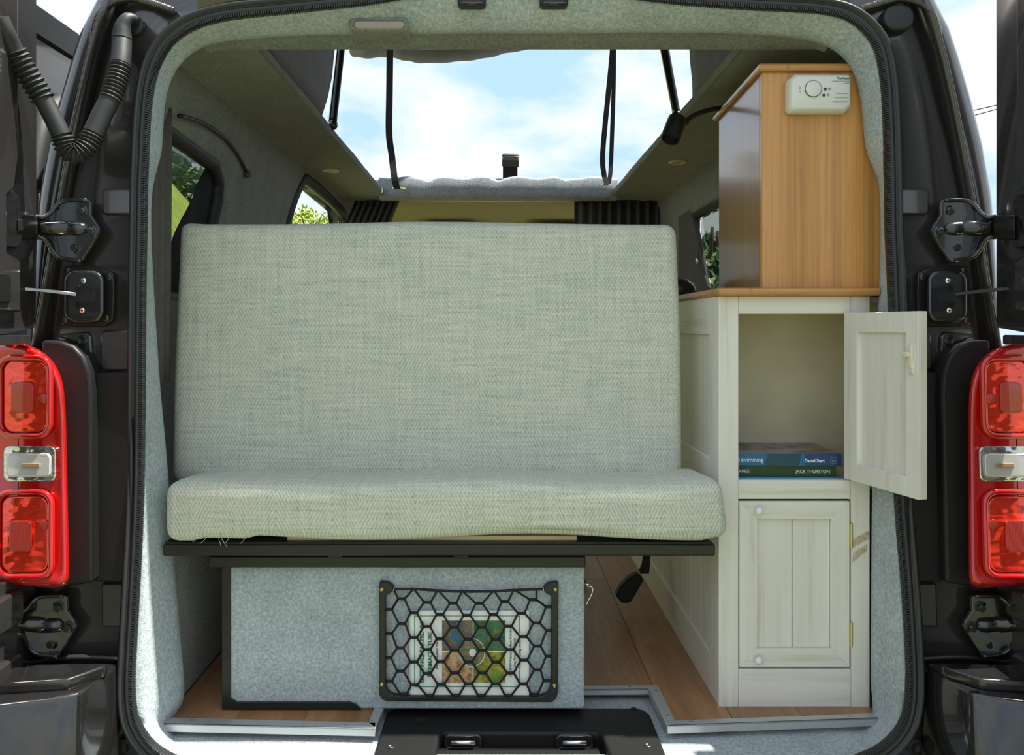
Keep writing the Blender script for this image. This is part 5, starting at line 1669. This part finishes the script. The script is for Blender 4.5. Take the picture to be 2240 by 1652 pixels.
MB().lathe(kc + Vector((0, 0, .047)), (0, 0, 1), [(0, .020), (.003, .018), (.004, .005), (.010, .006), (.013, .004)], 16).build('kettle_lid', M_KETTLE, kt, smooth=True)
MB().tube(spline([kc + Vector((-.02, -.045, .03)), kc + Vector((-.02, -.075, .04)), kc + Vector((-.02, -.085, .052))], 5), .008, 8).build('spout', M_KETTLE, kt, smooth=True)

# ================================================================== OUTSIDE
def tree(name, label, base, h, crown, n, mat, trunk_r=.09, leaf=.07, group=None):
    t = thing(name, label, 'tree', base, group)
    base = Vector(base)
    rng = random.Random(hash(label) % 1000 if False else len(label) * 7 + int(base.y * 10))
    pts = spline([base, base + Vector((.05, 0, h * .3)), base + Vector((-.03, .04, h * .6)), base + Vector((0, 0, h * .9))], 4)
    tm_ = MB().tube(pts, [trunk_r * (1 - .8 * i / (len(pts) - 1)) for i in range(len(pts))], 8)
    for k in range(7):
        a = rng.uniform(0, 2 * PI)
        p0 = base + Vector((0, 0, h * rng.uniform(.35, .75)))
        tm_.tube([p0, p0 + Vector((math.cos(a) * crown[0] * .7, math.sin(a) * crown[1] * .7, crown[2] * .5))], [trunk_r * .4, trunk_r * .08], 5)
    tm_.build('trunk', M_BARK, t, smooth=True)
    lm = MB()
    cl = []
    for k in range(46):
        u, v, w = rng.gauss(0, .45), rng.gauss(0, .45), rng.gauss(0, .45)
        cl.append((base + Vector((u * crown[0], v * crown[1], h - crown[2] + w * crown[2])), rng.uniform(.22, .38)))
    for k in range(n):
        c, r = rng.choice(cl)
        d = Vector((rng.gauss(0, 1), rng.gauss(0, 1), rng.gauss(0, 1))).normalized() * r * crown[0] * rng.uniform(.3, 1.0)
        p = c + d
        a = Vector((rng.gauss(0, 1), rng.gauss(0, 1), rng.gauss(0, 1))).normalized()
        b2 = a.orthogonal().normalized()
        s = leaf * rng.uniform(.6, 1.2)
        lm.add([p - a * s, p + b2 * s * .45, p + a * s, p - b2 * s * .45], [(0, 1, 2, 3)])
    lm.build('crown', mat, t, weld=False, kind='stuff')
M_BARK = plain('bark', (.07, .05, .035), .9, var=.3, vscale=20)
M_LEAF_Y = foliage('spring_leaves', (.16, .26, .02), (.42, .50, .06))
M_LEAF_D = foliage('dark_leaves', (.03, .075, .02), (.10, .20, .04))
G = -.62
tree('roadside_tree', 'sunny yellow green tree seen through the open side doorway', (-2.95, 13.2, G), 3.5, (.62, .7, .95), 9500, M_LEAF_Y, leaf=.042)
tree('roadside_tree', 'small yellow green shrub tree at the left of the doorway', (-4.15, 14.6, G), 3.2, (.45, .5, .75), 5200, M_LEAF_Y, leaf=.042)
tree('far_tree', 'distant treetop just above the front roof rail', (-1.65, 21, G), 5.15, (.9, .7, 1.0), 3600, M_LEAF_Y, leaf=.05)
tree('hedge_tree', 'dark tree outside the left rear window', (-3.45, 8.3, G), 3.1, (.55, .9, .8), 5200, M_LEAF_D, leaf=.09)
tree('window_tree', 'dark green tree outside the right side window', (2.42, 9.2, G), 2.75, (.55, .8, 1.3), 6200, M_LEAF_D, leaf=.09)
tree('window_tree', 'dark green tree further back on the right', (3.1, 11.5, G), 3.0, (.6, .8, 1.4), 4200, M_LEAF_D, leaf=.09)
# overhead wires on the right
for (ya, yb2, lab) in ((241, 229, 'upper overhead wire against the sky on the right'), (252, 238, 'lower overhead wire against the sky on the right')):
    MB().tube([P(2080, ya + 16, 14), P(2133, ya, 13.8), P(2185, yb2, 13.5), P(2300, yb2 - 30, 13)], .008, 6).build('overhead_wire', M_RUBBER, None, label=lab, cat='wire', group='overhead wires')
